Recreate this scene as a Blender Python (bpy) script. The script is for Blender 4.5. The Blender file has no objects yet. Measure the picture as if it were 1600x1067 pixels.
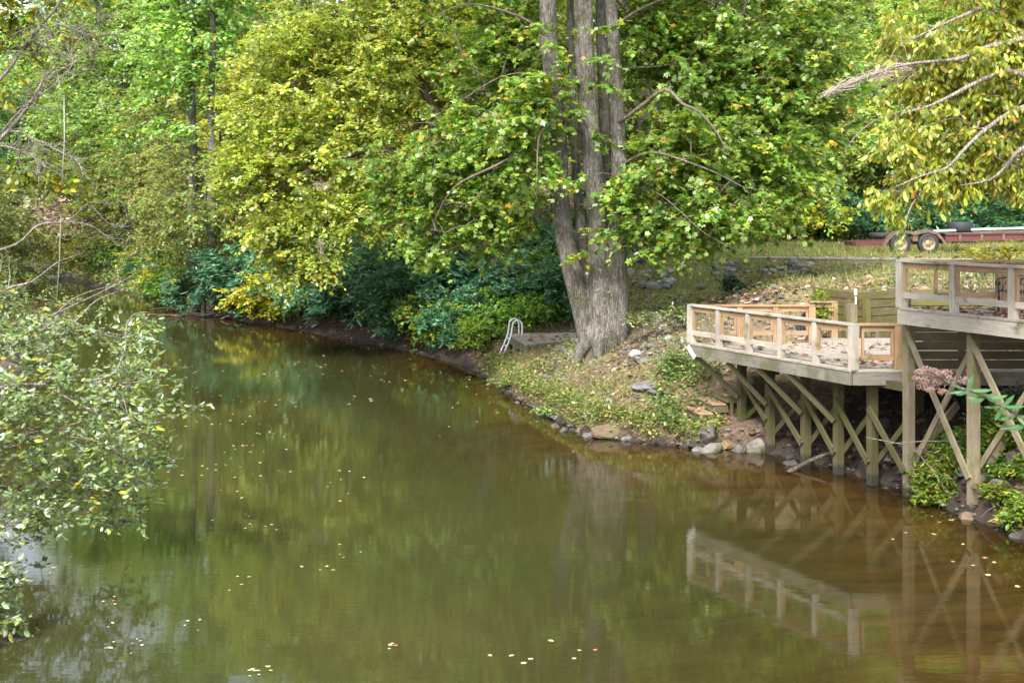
import bpy, math, random
import numpy as np
from mathutils import Vector, Matrix

SC = bpy.context.scene
COL = SC.collection
rnd = random.Random(11)
RNG = np.random.default_rng(11)
PI = math.pi
V = np.array

# ------------------------------------------------------------------ camera
EYE = 5.0          # metres above the water
F = 2000.0         # focal length in photograph pixels (1600 wide)
HU, HV = 800.0, 330.0
cam = bpy.data.cameras.new("camera")
cam.sensor_width = 36.0
cam.lens = 36.0 * F / 1600.0
cam.shift_y = -(533.5 - HV) / 1600.0
cam.clip_end = 2000
cam.dof.use_dof = True
cam.dof.focus_distance = 27.0
cam.dof.aperture_fstop = 3.2
co = bpy.data.objects.new("camera", cam)
co.location = (0, 0, EYE)
co.rotation_euler = (PI / 2, 0, 0)
COL.objects.link(co)
SC.camera = co

def at(u, v, d):
    """where a photograph pixel lies at depth d (metres)"""
    return V([(u - HU) / F * d, d, EYE - (v - HV) / F * d])

# ------------------------------------------------------------------ objects
def tag(o, label=None, cat=None, group=None, kind=None):
    if label: o["label"] = label
    if cat: o["category"] = cat
    if group: o["group"] = group
    if kind: o["kind"] = kind
    return o

def empty(name, loc=(0, 0, 0), label=None, cat=None, group=None, rz=0.0):
    o = bpy.data.objects.new(name, None)
    o.empty_display_size = 0.2
    o.location = loc
    o.rotation_euler = (0, 0, rz)
    COL.objects.link(o)
    return tag(o, label, cat, group)

def kids(o):
    return [c for c in bpy.data.objects if c.parent == o]

def copy_tree(o, loc, rz=0.0, scale=1.0, label=None, group=None, children=None):
    c = o.copy(); COL.objects.link(c)
    c.location = loc; c.rotation_euler = (0, 0, rz)
    c.scale = (scale,) * 3 if not hasattr(scale, '__len__') else scale
    if label: c["label"] = label
    if group: c["group"] = group
    for ch in (children if children is not None else kids(o)):
        d = ch.copy(); COL.objects.link(d); d.parent = c
    return c

class MB:
    """collects geometry and links it as ONE mesh object"""
    def __init__(s):
        s.v = []; s.f = []; s.g = []; s.t = []; s.n = 0; s.mi = []; s.sm = []
    def add(s, verts, faces, grain=None, tint=None, mi=0, smooth=False):
        verts = np.asarray(verts, float).reshape(-1, 3)
        s.v.append(verts)
        for f in faces:
            s.f.append([i + s.n for i in f]); s.mi.append(mi); s.sm.append(smooth)
        s.g.append(np.asarray(grain, float) if grain is not None else verts.copy())
        t = np.ones((len(verts), 4)) if tint is None else np.broadcast_to(np.asarray(tint, float), (len(verts), 4))
        s.t.append(t)
        s.n += len(verts)
        return s
    def beam(s, p0, p1, w, h, up=(0, 0, 1), mi=0, cut0=None):
        """board from p0 to p1, w across, h along 'up'"""
        p0 = np.asarray(p0, float); p1 = np.asarray(p1, float)
        d = p1 - p0; L = np.linalg.norm(d); d = d / L
        up = np.asarray(up, float)
        a = np.cross(d, up)
        if np.linalg.norm(a) < 1e-6: a = np.cross(d, V([1., 0, 0]))
        a /= np.linalg.norm(a); b = np.cross(a, d)
        c = [(-1, -1), (1, -1), (1, 1), (-1, 1)]
        vs = [p0 + a * (x * w / 2) + b * (y * h / 2) for x, y in c] + [p1 + a * (x * w / 2) + b * (y * h / 2) for x, y in c]
        o = RNG.uniform(0, 40, 3)
        gr = [V([0, x * w / 2, y * h / 2]) + o for x, y in c] + [V([L, x * w / 2, y * h / 2]) + o for x, y in c]
        fs = [(3, 2, 1, 0), (4, 5, 6, 7), (0, 1, 5, 4), (1, 2, 6, 5), (2, 3, 7, 6), (3, 0, 4, 7)]
        return s.add(vs, fs, gr, mi=mi)
    def post(s, x, y, z0, z1, w, ang=0.0, w2=None, mi=0):
        u = V([math.cos(ang), math.sin(ang), 0.0])
        return s.beam((x, y, z0), (x, y, z1), w, w2 or w, up=u, mi=mi)
    def prism(s, poly, z0, z1, mi=0, grain_dir=0):
        n = len(poly); o = RNG.uniform(0, 40, 3)
        vs = [(x, y, z0) for x, y in poly] + [(x, y, z1) for x, y in poly]
        gr = [V([p[0], p[1], p[2]]) + o for p in vs]
        fs = [tuple(range(n - 1, -1, -1)), tuple(range(n, 2 * n))] + [(i, (i + 1) % n, n + (i + 1) % n, n + i) for i in range(n)]
        return s.add(vs, fs, gr, mi=mi)
    def tube(s, pts, rad, k=6, mi=0, cap=True, tint=None, smooth=True):
        pts = np.asarray(pts, float); m = len(pts)
        rad = np.broadcast_to(np.asarray(rad, float), (m,))
        t = np.gradient(pts, axis=0); t /= (np.linalg.norm(t, axis=1)[:, None] + 1e-9)
        ref = V([0, 0, 1.]) if abs(t[0][2]) < .9 else V([1., 0, 0])
        a = np.cross(t, ref); a /= (np.linalg.norm(a, axis=1)[:, None] + 1e-9)
        b = np.cross(t, a)
        an = np.arange(k) * 2 * PI / k
        vs = (pts[:, None, :] + rad[:, None, None] * (a[:, None, :] * np.cos(an)[None, :, None] + b[:, None, :] * np.sin(an)[None, :, None])).reshape(-1, 3)
        fs = []
        for i in range(m - 1):
            for j in range(k):
                j2 = (j + 1) % k
                fs.append((i * k + j, i * k + j2, (i + 1) * k + j2, (i + 1) * k + j))
        if cap:
            fs.append(tuple(range(k - 1, -1, -1))); fs.append(tuple(range((m - 1) * k, m * k)))
        return s.add(vs, fs, tint=tint, mi=mi, smooth=smooth)
    def lathe(s, prof, k=20, c=(0, 0, 0), axis='z', mi=0):
        c = np.asarray(c, float); vs = []
        for r, z in prof:
            for j in range(k):
                a = 2 * PI * j / k
                p = (r * math.cos(a), r * math.sin(a), z)
                if axis == 'y': p = (p[0], p[2], p[1])
                vs.append(c + p)
        m = len(prof); fs = []
        for i in range(m - 1):
            for j in range(k):
                j2 = (j + 1) % k
                fs.append((i * k + j, i * k + j2, (i + 1) * k + j2, (i + 1) * k + j))
        return s.add(vs, fs, mi=mi, smooth=True)
    def build(s, name, mats, parent=None):
        me = bpy.data.meshes.new(name)
        v = np.concatenate(s.v) if s.v else np.zeros((0, 3))
        me.from_pydata(v.tolist(), [], s.f)
        if s.v:
            at_ = me.attributes.new("grain", 'FLOAT_VECTOR', 'POINT'); at_.data.foreach_set("vector", np.concatenate(s.g).astype(np.float32).ravel())
            ct = me.attributes.new("tint", 'FLOAT_COLOR', 'POINT'); ct.data.foreach_set("color", np.concatenate(s.t).astype(np.float32).ravel())
        mats = mats if isinstance(mats, (list, tuple)) else [mats]
        for m in mats: me.materials.append(m)
        me.polygons.foreach_set("material_index", s.mi)
        me.polygons.foreach_set("use_smooth", s.sm)
        me.update()
        o = bpy.data.objects.new(name, me); COL.objects.link(o)
        if parent is not None: o.parent = parent
        return o

def put(mb, name, mats, parent):
    """build a mesh given in world coordinates under an unrotated, unscaled parent"""
    o = mb.build(name, mats, parent)
    p = V(parent.location)
    q = parent.parent
    while q is not None:
        p = p + V(q.location); q = q.parent
    n = len(o.data.vertices)
    if n:
        c = np.empty(n * 3, np.float32); o.data.vertices.foreach_get("co", c)
        c = c.reshape(-1, 3) - p.astype(np.float32)
        o.data.vertices.foreach_set("co", c.ravel()); o.data.update()
    return o

# ------------------------------------------------------------------ materials
def newmat(name):
    m = bpy.data.materials.new(name); m.use_nodes = True
    nt = m.node_tree; nt.nodes.clear()
    return m, nt, nt.nodes, nt.links

def nd(ns, t, **k):
    n = ns.new(t)
    for a, b in k.items():
        if a.startswith("i_"): n.inputs[a[2:]].default_value = b
        else: setattr(n, a, b)
    return n

def ramp(ns, stops):
    r = ns.new("ShaderNodeValToRGB")
    e = r.color_ramp.elements
    while len(e) < len(stops): e.new(0.5)
    for x, (p, c) in zip(e, stops):
        x.position = p; x.color = (*c, 1) if len(c) == 3 else c
    return r

def mixc(ns, ls, fac, a, b, blend='MIX'):
    m = ns.new("ShaderNodeMix"); m.data_type = 'RGBA'; m.blend_type = blend
    for sock, val in ((m.inputs[0], fac), (m.inputs[6], a), (m.inputs[7], b)):
        if isinstance(val, (int, float)): sock.default_value = val
        elif isinstance(val, tuple): sock.default_value = (*val, 1) if len(val) == 3 else val
        else: ls.new(val, sock)
    return m.outputs[2]

def noise(ns, ls, vec, scale, detail=4, rough=.55):
    n = nd(ns, "ShaderNodeTexNoise"); n.inputs["Scale"].default_value = scale
    n.inputs["Detail"].default_value = detail; n.inputs["Roughness"].default_value = rough
    if vec is not None: ls.new(vec, n.inputs["Vector"])
    return n.outputs["Fac"]

def mrange(ns, ls, val, a, b, c=0., d=1.):
    n = ns.new("ShaderNodeMapRange"); n.clamp = True
    ls.new(val, n.inputs[0])
    for i, x in enumerate((a, b, c, d)): n.inputs[i + 1].default_value = x
    return n.outputs[0]

def math_(ns, ls, op, a, b):
    n = ns.new("ShaderNodeMath"); n.operation = op
    for s_, x in zip(n.inputs, (a, b)):
        if isinstance(x, (int, float)): s_.default_value = x
        else: ls.new(x, s_)
    return n.outputs[0]

def wood(name, c1, c2, moss=0.0, moss_col=(.075, .085, .012), rough=.75, wet=False):
    m, nt, ns, ls = newmat(name)
    out = nd(ns, "ShaderNodeOutputMaterial"); p = nd(ns, "ShaderNodeBsdfPrincipled")
    ls.new(p.outputs[0], out.inputs[0]); p.inputs["Roughness"].default_value = rough
    a = nd(ns, "ShaderNodeAttribute", attribute_name="grain")
    mp = nd(ns, "ShaderNodeMapping"); mp.inputs["Scale"].default_value = (1.3, 22, 22); ls.new(a.outputs["Vector"], mp.inputs[0])
    g = noise(ns, ls, mp.outputs[0], 1.6, 5, .65)
    col = mixc(ns, ls, mrange(ns, ls, g, .3, .72), c1, c2)
    big = noise(ns, ls, a.outputs["Vector"], 1.7, 3)
    col = mixc(ns, ls, mrange(ns, ls, big, .35, .75, 0, .55), col, tuple(x * .45 for x in c1))
    mp2 = nd(ns, "ShaderNodeMapping"); mp2.inputs["Scale"].default_value = (3, 60, 60); ls.new(a.outputs["Vector"], mp2.inputs[0])
    fine = noise(ns, ls, mp2.outputs[0], 1.5, 2)
    col = mixc(ns, ls, mrange(ns, ls, fine, .56, .7, 0, .55), col, tuple(x * .35 for x in c1))
    geo = nd(ns, "ShaderNodeNewGeometry")
    if moss > 0:
        mn = noise(ns, ls, geo.outputs["Position"], 2.3, 5, .6)
        col = mixc(ns, ls, mrange(ns, ls, mn, .62 - moss * .35, .72 - moss * .25, 0, .85), col, moss_col)
    if wet:
        sx = nd(ns, "ShaderNodeSeparateXYZ"); ls.new(geo.outputs["Position"], sx.inputs[0])
        n2 = noise(ns, ls, geo.outputs["Position"], 14, 3)
        zz = math_(ns, ls, 'ADD', sx.outputs[2], math_(ns, ls, 'MULTIPLY', n2, -.25))
        col = mixc(ns, ls, mrange(ns, ls, zz, .10, .02), col, (.022, .02, .012))
    ls.new(col, p.inputs["Base Color"])
    b = nd(ns, "ShaderNodeBump"); b.inputs["Strength"].default_value = .35; b.inputs["Distance"].default_value = .01
    ls.new(g, b.inputs["Height"]); ls.new(b.outputs[0], p.inputs["Normal"])
    return m

def plain(name, c, rough=.5, metal=0., var=.25, scale=6, c2=None):
    m, nt, ns, ls = newmat(name)
    out = nd(ns, "ShaderNodeOutputMaterial"); p = nd(ns, "ShaderNodeBsdfPrincipled")
    ls.new(p.outputs[0], out.inputs[0]); p.inputs["Roughness"].default_value = rough; p.inputs["Metallic"].default_value = metal
    tc = nd(ns, "ShaderNodeTexCoord")
    n = noise(ns, ls, tc.outputs["Object"], scale, 5, .6)
    col = mixc(ns, ls, mrange(ns, ls, n, .35, .68), c, c2 or tuple(x * (1 - var) for x in c))
    ls.new(col, p.inputs["Base Color"])
    return m

def leafmat(name, trans=.42, rough=.42, spec=.45, hue=.02, val=.25, sat=.9):
    m, nt, ns, ls = newmat(name)
    out = nd(ns, "ShaderNodeOutputMaterial"); p = nd(ns, "ShaderNodeBsdfPrincipled")
    p.inputs["Roughness"].default_value = rough; p.inputs["Specular IOR Level"].default_value = spec
    a = nd(ns, "ShaderNodeAttribute", attribute_name="tint")
    oi = nd(ns, "ShaderNodeObjectInfo")
    h = nd(ns, "ShaderNodeHueSaturation")
    ls.new(mrange(ns, ls, oi.outputs["Random"], 0, 1, .5 - hue, .5 + hue), h.inputs["Hue"])
    ls.new(mrange(ns, ls, math_(ns, ls, 'FRACT', math_(ns, ls, 'MULTIPLY', oi.outputs["Random"], 7.31), 0), 0, 1, 1 - val, 1 + val), h.inputs["Value"])
    h.inputs["Saturation"].default_value = sat
    ls.new(a.outputs["Color"], h.inputs["Color"])
    ls.new(h.outputs[0], p.inputs["Base Color"])
    t = nd(ns, "ShaderNodeBsdfTranslucent")
    ls.new(mixc(ns, ls, 1.0, h.outputs[0], (1.55, 1.5, .85, 1), 'MULTIPLY'), t.inputs["Color"])
    mx = nd(ns, "ShaderNodeMixShader"); mx.inputs[0].default_value = trans
    ls.new(p.outputs[0], mx.inputs[1]); ls.new(t.outputs[0], mx.inputs[2]); ls.new(mx.outputs[0], out.inputs[0])
    return m

def bark(name, c1, c2, moss=.2, scale=9, lich=.5):
    m, nt, ns, ls = newmat(name)
    out = nd(ns, "ShaderNodeOutputMaterial"); p = nd(ns, "ShaderNodeBsdfPrincipled")
    ls.new(p.outputs[0], out.inputs[0]); p.inputs["Roughness"].default_value = .85
    tc = nd(ns, "ShaderNodeTexCoord")
    mp = nd(ns, "ShaderNodeMapping"); mp.inputs["Scale"].default_value = (1, 1, .22); ls.new(tc.outputs["Object"], mp.inputs[0])
    n = noise(ns, ls, mp.outputs[0], scale, 6, .65)
    col = mixc(ns, ls, mrange(ns, ls, n, .36, .64), c1, c2)
    n2 = noise(ns, ls, tc.outputs["Object"], 1.1, 4)
    col = mixc(ns, ls, mrange(ns, ls, n2, .45, .7, 0, .6), col, tuple(x * .55 for x in c1))
    n3 = noise(ns, ls, tc.outputs["Object"], 2.2, 5, .7)
    col = mixc(ns, ls, mrange(ns, ls, n3, .6 - moss * .3, .72 - moss * .25, 0, .8), col, (.055, .06, .014))
    n4 = noise(ns, ls, tc.outputs["Object"], 7, 4, .6)
    col = mixc(ns, ls, mrange(ns, ls, n4, .6, .68, 0, lich), col, (.30, .30, .26))
    mpv = nd(ns, "ShaderNodeMapping"); mpv.inputs["Scale"].default_value = (1, 1, .16); ls.new(tc.outputs["Object"], mpv.inputs[0])
    vo = nd(ns, "ShaderNodeTexVoronoi"); vo.feature = 'DISTANCE_TO_EDGE'; vo.inputs["Scale"].default_value = scale * 1.9; ls.new(mpv.outputs[0], vo.inputs["Vector"])
    crack = mrange(ns, ls, vo.outputs["Distance"], .0, .16)
    brk = mrange(ns, ls, noise(ns, ls, tc.outputs["Object"], 1.7, 4), .35, .65, .25, 1)
    col = mixc(ns, ls, math_(ns, ls, 'MULTIPLY', mrange(ns, ls, crack, 0, 1, .75, 0), brk), col, tuple(x * .35 for x in c1))
    ls.new(col, p.inputs["Base Color"])
    b = nd(ns, "ShaderNodeBump"); b.inputs["Strength"].default_value = .9; b.inputs["Distance"].default_value = .04
    ls.new(math_(ns, ls, 'ADD', n, math_(ns, ls, 'MULTIPLY', crack, .5)), b.inputs["Height"]); ls.new(b.outputs[0], p.inputs["Normal"])
    return m

def rockmat(name, c1, c2, moss=.1):
    m, nt, ns, ls = newmat(name)
    out = nd(ns, "ShaderNodeOutputMaterial"); p = nd(ns, "ShaderNodeBsdfPrincipled")
    ls.new(p.outputs[0], out.inputs[0]); p.inputs["Roughness"].default_value = .8
    tc = nd(ns, "ShaderNodeTexCoord"); oi = nd(ns, "ShaderNodeObjectInfo")
    n = noise(ns, ls, tc.outputs["Object"], 2.6, 6, .65)
    col = mixc(ns, ls, mrange(ns, ls, n, .35, .68), c1, c2)
    h = nd(ns, "ShaderNodeHueSaturation"); ls.new(col, h.inputs["Color"])
    ls.new(mrange(ns, ls, oi.outputs["Random"], 0, 1, .55, 1.35), h.inputs["Value"])
    ls.new(mrange(ns, ls, math_(ns, ls, 'FRACT', math_(ns, ls, 'MULTIPLY', oi.outputs["Random"], 5.7), 0), 0, 1, .3, 1.3), h.inputs["Saturation"])
    n3 = noise(ns, ls, tc.outputs["Object"], 1.4, 4)
    col = mixc(ns, ls, mrange(ns, ls, n3, .62 - moss * .3, .7 - moss * .3, 0, .7), h.outputs[0], (.06, .07, .02))
    ls.new(col, p.inputs["Base Color"])
    b = nd(ns, "ShaderNodeBump"); b.inputs["Strength"].default_value = .6; b.inputs["Distance"].default_value = .05
    ls.new(n, b.inputs["Height"]); ls.new(b.outputs[0], p.inputs["Normal"])
    return m

M = {}
M['grey'] = wood("weathered_grey_wood", (0.312, 0.273, 0.218), (0.452, 0.413, 0.351), .12)
M['tan'] = wood("tan_wood", (.24, .145, .072), (.37, .245, .135), .08)
M['deckboard'] = wood("deck_boards", (0.265, 0.226, 0.179), (0.390, 0.343, 0.281), .10)
M['fascia'] = wood("fascia_wood", (.13, .118, .092), (.225, .21, .17), .38, (.085, .082, .035))
M['mossy'] = wood("mossy_post_wood", (.058, .046, .018), (.112, .092, .042), .5, (.055, .056, .010), wet=True)
M['post'] = wood("post_wood", (.16, .128, .078), (.265, .222, .148), .34, (.11, .105, .03), wet=True)
M['timber'] = wood("mossy_timber", (.075, .058, .024), (.19, .155, .07), .42, (.095, .096, .011))
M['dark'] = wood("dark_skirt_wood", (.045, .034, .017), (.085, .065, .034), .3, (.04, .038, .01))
M['dock'] = wood("dock_wood", (.30, .25, .195), (.46, .40, .33), .06)
M['wire'] = plain("galvanised_wire", (.30, .30, .29), .5, .6)
M['alu'] = plain("aluminium", (.75, .77, .78), .35, .3, .1)
M['iron'] = plain("black_iron", (.02, .022, .028), .4, .3)
M['rubber'] = plain("tyre_rubber", (.022, .024, .027), .7, 0, .3, 9)
M['redpaint'] = plain("faded_red_paint", (.115, .020, .022), .65, 0, .4, 7, (.075, .035, .028))
M['rust'] = plain("rusty_brown_steel", (.11, .055, .035), .75, .1, .4, 8, (.17, .12, .10))
M['cream'] = plain("cream_wheel_rim", (.36, .31, .21), .65, 0, .5, 8, (.16, .10, .05))
M['teal'] = plain("pale_teal_pipe", (.42, .62, .60), .5, 0, .3, 3)
M['black'] = plain("black_plastic", (.02, .035, .04), .5)
M['rope'] = plain("pale_rope", (.35, .34, .28), .9)
M['white'] = plain("white_plastic", (.75, .76, .75), .5, 0, .15)
M['bark'] = bark("grey_bark", (.075, .064, .054), (.235, .208, .182), .32, 13, .55)
M['darkbark'] = bark("dark_bark", (.075, .055, .04), (.14, .11, .085), .25, 9, .25)
M['palebark'] = bark("pale_bark", (.26, .24, .22), (.40, .38, .355), .08, 9, .5)
M['twig'] = bark("twig_bark", (.11, .085, .065), (.22, .18, .145), .05, 12, .2)
M['greytwig'] = bark("bare_grey_twig", (.22, .18, .155), (.38, .33, .29), .05, 12, .2)
M['rock'] = rockmat("grey_stone", (.085, .083, .085), (.185, .18, .178))
M['tanrock'] = rockmat("tan_stone", (.085, .058, .036), (.18, .13, .085), .35)
M['whiterock'] = rockmat("pale_stone", (.16, .15, .14), (.28, .265, .25), .1)
M['leaf'] = leafmat("tree_leaf", .45, .36, .55, .0, .0, 1.0)
M['farleaf'] = leafmat("forest_leaf", .45, .42, .5, .018, .28, 1.0)
M['gloss'] = leafmat("glossy_laurel_leaf", .25, .30, .6, .008, .12, 1.05)
M['shrubleaf'] = leafmat("shrub_leaf", .3, .40, .5, .02, .22, 1.05)
M['litter'] = leafmat("dead_leaf", .1, .7, .2, .0, .0)
M['grass'] = leafmat("grass_blade", .3, .6, .25, .0, .0)
M['shade_rock'] = rockmat("shade_dark_stone", (.022, .017, .013), (.06, .046, .036), .2)  # stone colour darkened to paint in the shade under the decks
M['web'] = plain("web_silk", (.50, .40, .34), .9, 0, .3, 12)
M['flower'] = plain("dried_pink_flower", (.20, .105, .085), .95, 0, .45, 30, (.30, .20, .16))
M['skin'] = plain("skin", (.55, .33, .25), .5, 0, .1)
M['navy'] = plain("navy_cloth", (.014, .018, .045), .9)
M['denim'] = plain("dark_denim", (.03, .045, .085), .9)

# ------------------------------------------------------------------ terrain
RS = V([(4.6, -12), (4.6, 4), (5.1, 8), (5.7, 11), (6.7, 14.2), (7.9, 17.5), (8.02, 18.9), (7.8, 20.2), (7.45, 21.25), (7.35, 22.2), (7.1, 22.9),
        (6.7, 24), (6.2, 25.2), (5.5, 26.4), (4.7, 27), (3.8, 27.1), (2.8, 27.8), (1.7, 28.6), (.8, 31.7), (-.18, 35.7), (-.77, 38.5), (-1.4, 41.3),
        (-3.6, 45.5), (-6.5, 50), (-10, 55.5), (-13.5, 60), (-18, 66.7), (-23.5, 78), (-31, 91), (-40, 104), (-56, 122), (-82, 136), (-160, 150)])
LS = V([(-6.5, -12), (-7.8, 4), (-9.0, 12), (-10.2, 20), (-12.5, 30), (-16, 42), (-21, 52), (-27.5, 66), (-34, 80), (-44, 95), (-60, 111), (-85, 122), (-160, 132)])
POLY = np.concatenate([RS, LS[::-1]])

def smooth(a, b, x):
    t = np.clip((x - a) / (b - a), 0, 1); return t * t * (3 - 2 * t)

def pdist(X, Y, line):
    d = np.full(X.shape, 1e9)
    for a, b in zip(line[:-1], line[1:]):
        ab = b - a; L = ab @ ab
        t = np.clip(((X - a[0]) * ab[0] + (Y - a[1]) * ab[1]) / L, 0, 1)
        d = np.minimum(d, np.hypot(X - a[0] - t * ab[0], Y - a[1] - t * ab[1]))
    return d

def inside(X, Y, poly):
    r = np.zeros(X.shape, bool); n = len(poly)
    for i in range(n):
        x0, y0 = poly[i]; x1, y1 = poly[(i + 1) % n]
        if y0 == y1: continue
        c = ((y0 > Y) != (y1 > Y)) & (X < (x1 - x0) * (Y - y0) / (y1 - y0) + x0)
        r ^= c
    return r

def vnoise(X, Y, s, seed):
    """cheap value noise"""
    def h(i, j):
        n = np.sin(i * 127.1 + j * 311.7 + seed * 74.7) * 43758.5453
        return n - np.floor(n)
    x = X / s; y = Y / s; i = np.floor(x); j = np.floor(y); f = x - i; g = y - j
    f = f * f * (3 - 2 * f); g = g * g * (3 - 2 * g)
    return (h(i, j) * (1 - f) + h(i + 1, j) * f) * (1 - g) + (h(i, j + 1) * (1 - f) + h(i + 1, j + 1) * f) * g - .5

WALL = V([(7.35, 31.0), (7.82, 29.1), (9.25, 30.0), (16, 30.0)])   # timber retaining wall

def ground(X, Y, rough=True):
    X = np.asarray(X, float); Y = np.asarray(Y, float)
    sh = X.shape; X = np.atleast_1d(X); Y = np.atleast_1d(Y)
    inw = inside(X, Y, POLY)
    s = pdist(X, Y, RS); l = pdist(X, Y, LS)
    # yard on the right bank
    k = .5 + .35 * (1 - smooth(20.5, 24, Y))
    bank = .26 * smooth(0, .22, s) + k * np.minimum(s, 1.9 / k)
    lawn = 3.15 + .15 * smooth(44, 50, Y) + .02 * np.maximum(Y - 50, 0)
    yard = bank + (lawn - 2.0) * smooth(0, 1, (s - 3.6) / 10.5)
    right = smooth(4.6, 7.2, X) * smooth(30.2, 31.6, Y)
    yard = yard * (1 - right) + lawn * right
    wy = np.interp(X, WALL[:, 0], WALL[:, 1])
    fill = (X > 7.45) & (Y > wy + .12)
    yard = np.where(fill, lawn - .03, yard)
    under = (X > 4.2) & (Y < wy + .12) & (Y > 22) & (X > 3.8 + (27.8 - Y) * .4)
    cl = smooth(3.9, 5.6, X + (Y - 27.8) * .45) * (Y < np.where(X < 7.45, 30.2, wy + .12)) * (Y > 22)
    yard = np.where(cl > 0, np.minimum(yard, 1.75 * cl + yard * (1 - cl)), yard)
    yard = np.where((Y <= 22) & (Y > 10), np.minimum(yard, 2.5), yard)
    dd_ = np.hypot((X - 1.0) / 1.25, Y - 40.2)
    yard = np.minimum(yard, .55 + .42 * np.maximum(dd_ - 1.6, 0))
    stp = smooth(3.45, 3.75, X) * (X < 6.2) * (Y > 27.2) * (1 - smooth(28.75, 29.1, Y))
    yard = np.where(stp > 0, yard * (1 - stp) + stp * np.minimum(yard, .30 + .62 * np.maximum(X - 3.95, 0)), yard)
    # wooded slope
    hl = smooth(-1, 5, (.2 + (Y - 40) * .27) - X) * smooth(39, 45, Y)
    hill = .35 * np.minimum(s, 1.3) + .40 * np.maximum(s - 1.3, 0)
    hill = np.where(hill > 14, 14 + (hill - 14) * .75, hill)
    back = lawn + np.maximum(Y - 67, 0) * .26
    z = np.maximum(yard, 0)
    z = np.where(Y > 60, np.maximum(z, back), z)
    z = z * (1 - hl) + np.maximum(hill, 0) * hl
    # left bank
    left = (~inw) & (l < s)
    z = np.where(left, .12 * smooth(0, .3, l) + .35 * np.maximum(l - .2, 0), z)
    lad = np.hypot(X + .95, (Y - 40.9) * .8)
    z = np.where((~inw) & (lad < 1.3), np.minimum(z, .06 + .75 * np.maximum(lad - .65, 0)), z)
    z = np.where(z > 32, 32 + (z - 32) * .3, z)
    amp = np.minimum(np.minimum(s, l), 1.0)
    if rough:
        z = z + amp * (.16 * vnoise(X, Y, 1.3, 1) + .10 * vnoise(X, Y, .5, 2)) * (1 - .6 * smooth(36, 44, Y) * (1 - hl)) + amp * .5 * hl * vnoise(X, Y, 5, 3)
    dep = np.minimum(s, l)
    shal = smooth(-4, 2.5, X) * (1 - smooth(32, 37, Y))
    zb = -.02 - (.16 - .09 * shal) * dep - (.02 - .012 * shal) * dep * dep
    zb = np.maximum(zb, -1.7) + .12 * np.minimum(dep, 1) * vnoise(X, Y, .8, 5)
    z = np.where(inw, np.minimum(zb, -.005), z)
    return z.reshape(sh) if sh else float(z[0])

def gz(x, y):
    return float(ground(V([x]), V([y]))[0])

def hit(u, v, d0=12., d1=140.):
    """first terrain (or water) point seen through a photograph pixel"""
    D = np.linspace(d0, d1, 2600)
    X = (u - HU) / F * D; Z = EYE - (v - HV) / F * D
    g = np.maximum(ground(X, D), 0.0)
    i = int(np.argmax(g >= Z)) if (g >= Z).any() else len(D) - 1
    return V([X[i], D[i], g[i]])

def axis(pieces):
    a = []
    for lo, hi, st in pieces: a += list(np.arange(lo, hi, st))
    return V(a)

gx = axis([(-260, -70, 9), (-70, -24, 1.6), (-24, -9, .8), (-9, 15, .25), (15, 40, 1.5), (40, 200, 8)])
gy = axis([(-12, 14, 1.0), (14, 48, .25), (48, 75, .6), (75, 140, 1.8), (140, 340, 8)])
GX, GY = np.meshgrid(gx, gy)
GZ = ground(GX, GY)
nx, ny = len(gx), len(gy)
verts = np.stack([GX.ravel(), GY.ravel(), GZ.ravel()], 1)
idx = np.arange(nx * ny).reshape(ny, nx)
faces = np.stack([idx[:-1, :-1].ravel(), idx[:-1, 1:].ravel(), idx[1:, 1:].ravel(), idx[1:, :-1].ravel()], 1)
me = bpy.data.meshes.new("ground")
me.from_pydata(verts.tolist(), [], faces.tolist())
S_ = pdist(GX, GY, RS); L_ = pdist(GX, GY, LS); IN_ = inside(GX, GY, POLY)
HL_ = smooth(-1, 5, (.2 + (GY - 40) * .27) - GX) * smooth(39, 45, GY)
grassm = (1 - HL_) * smooth(3.2, 6.5, S_) * (GX > -1) * (~IN_) * smooth(-.02, .12, vnoise(GX, GY, 1.8, 8) + .18 * (GX - 3.5) * (GY > 33) + .02)
grassm = np.where((GX > 2.6) & (GY > 38.5) & (GY < 64), np.maximum(grassm, smooth(37.5, 42, GY)), grassm) * (1 - HL_)
bankg = (1 - HL_) * smooth(.4, 1.0, S_) * (1 - smooth(3, 5, S_)) * (~IN_) * smooth(-.2, .2, vnoise(GX, GY, 1.1, 9))
mud_and_shade = np.where(IN_, 1.0, 1 - smooth(.05 + .5 * HL_, .22 + .9 * HL_, np.minimum(S_, L_)))
mud_and_shade = np.maximum(mud_and_shade, smooth(4.0, 5.2, GX + (GY - 27.8) * .42) * (GY < 27) * (GY > 21.8) * (S_ < 6) * (~IN_))  # soil under the decks also masked dark: their shade painted in
colr = np.stack([np.clip(grassm, 0, 1), np.clip(mud_and_shade, 0, 1), np.clip(bankg, 0, 1), np.ones_like(mud_and_shade)], -1).reshape(-1, 4)
ca = me.attributes.new("cover", 'FLOAT_COLOR', 'POINT'); ca.data.foreach_set("color", colr.astype(np.float32).ravel())
me.polygons.foreach_set("use_smooth", [True] * len(me.polygons))
gnd = bpy.data.objects.new("ground", me); COL.objects.link(gnd); tag(gnd, kind="structure")

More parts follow.
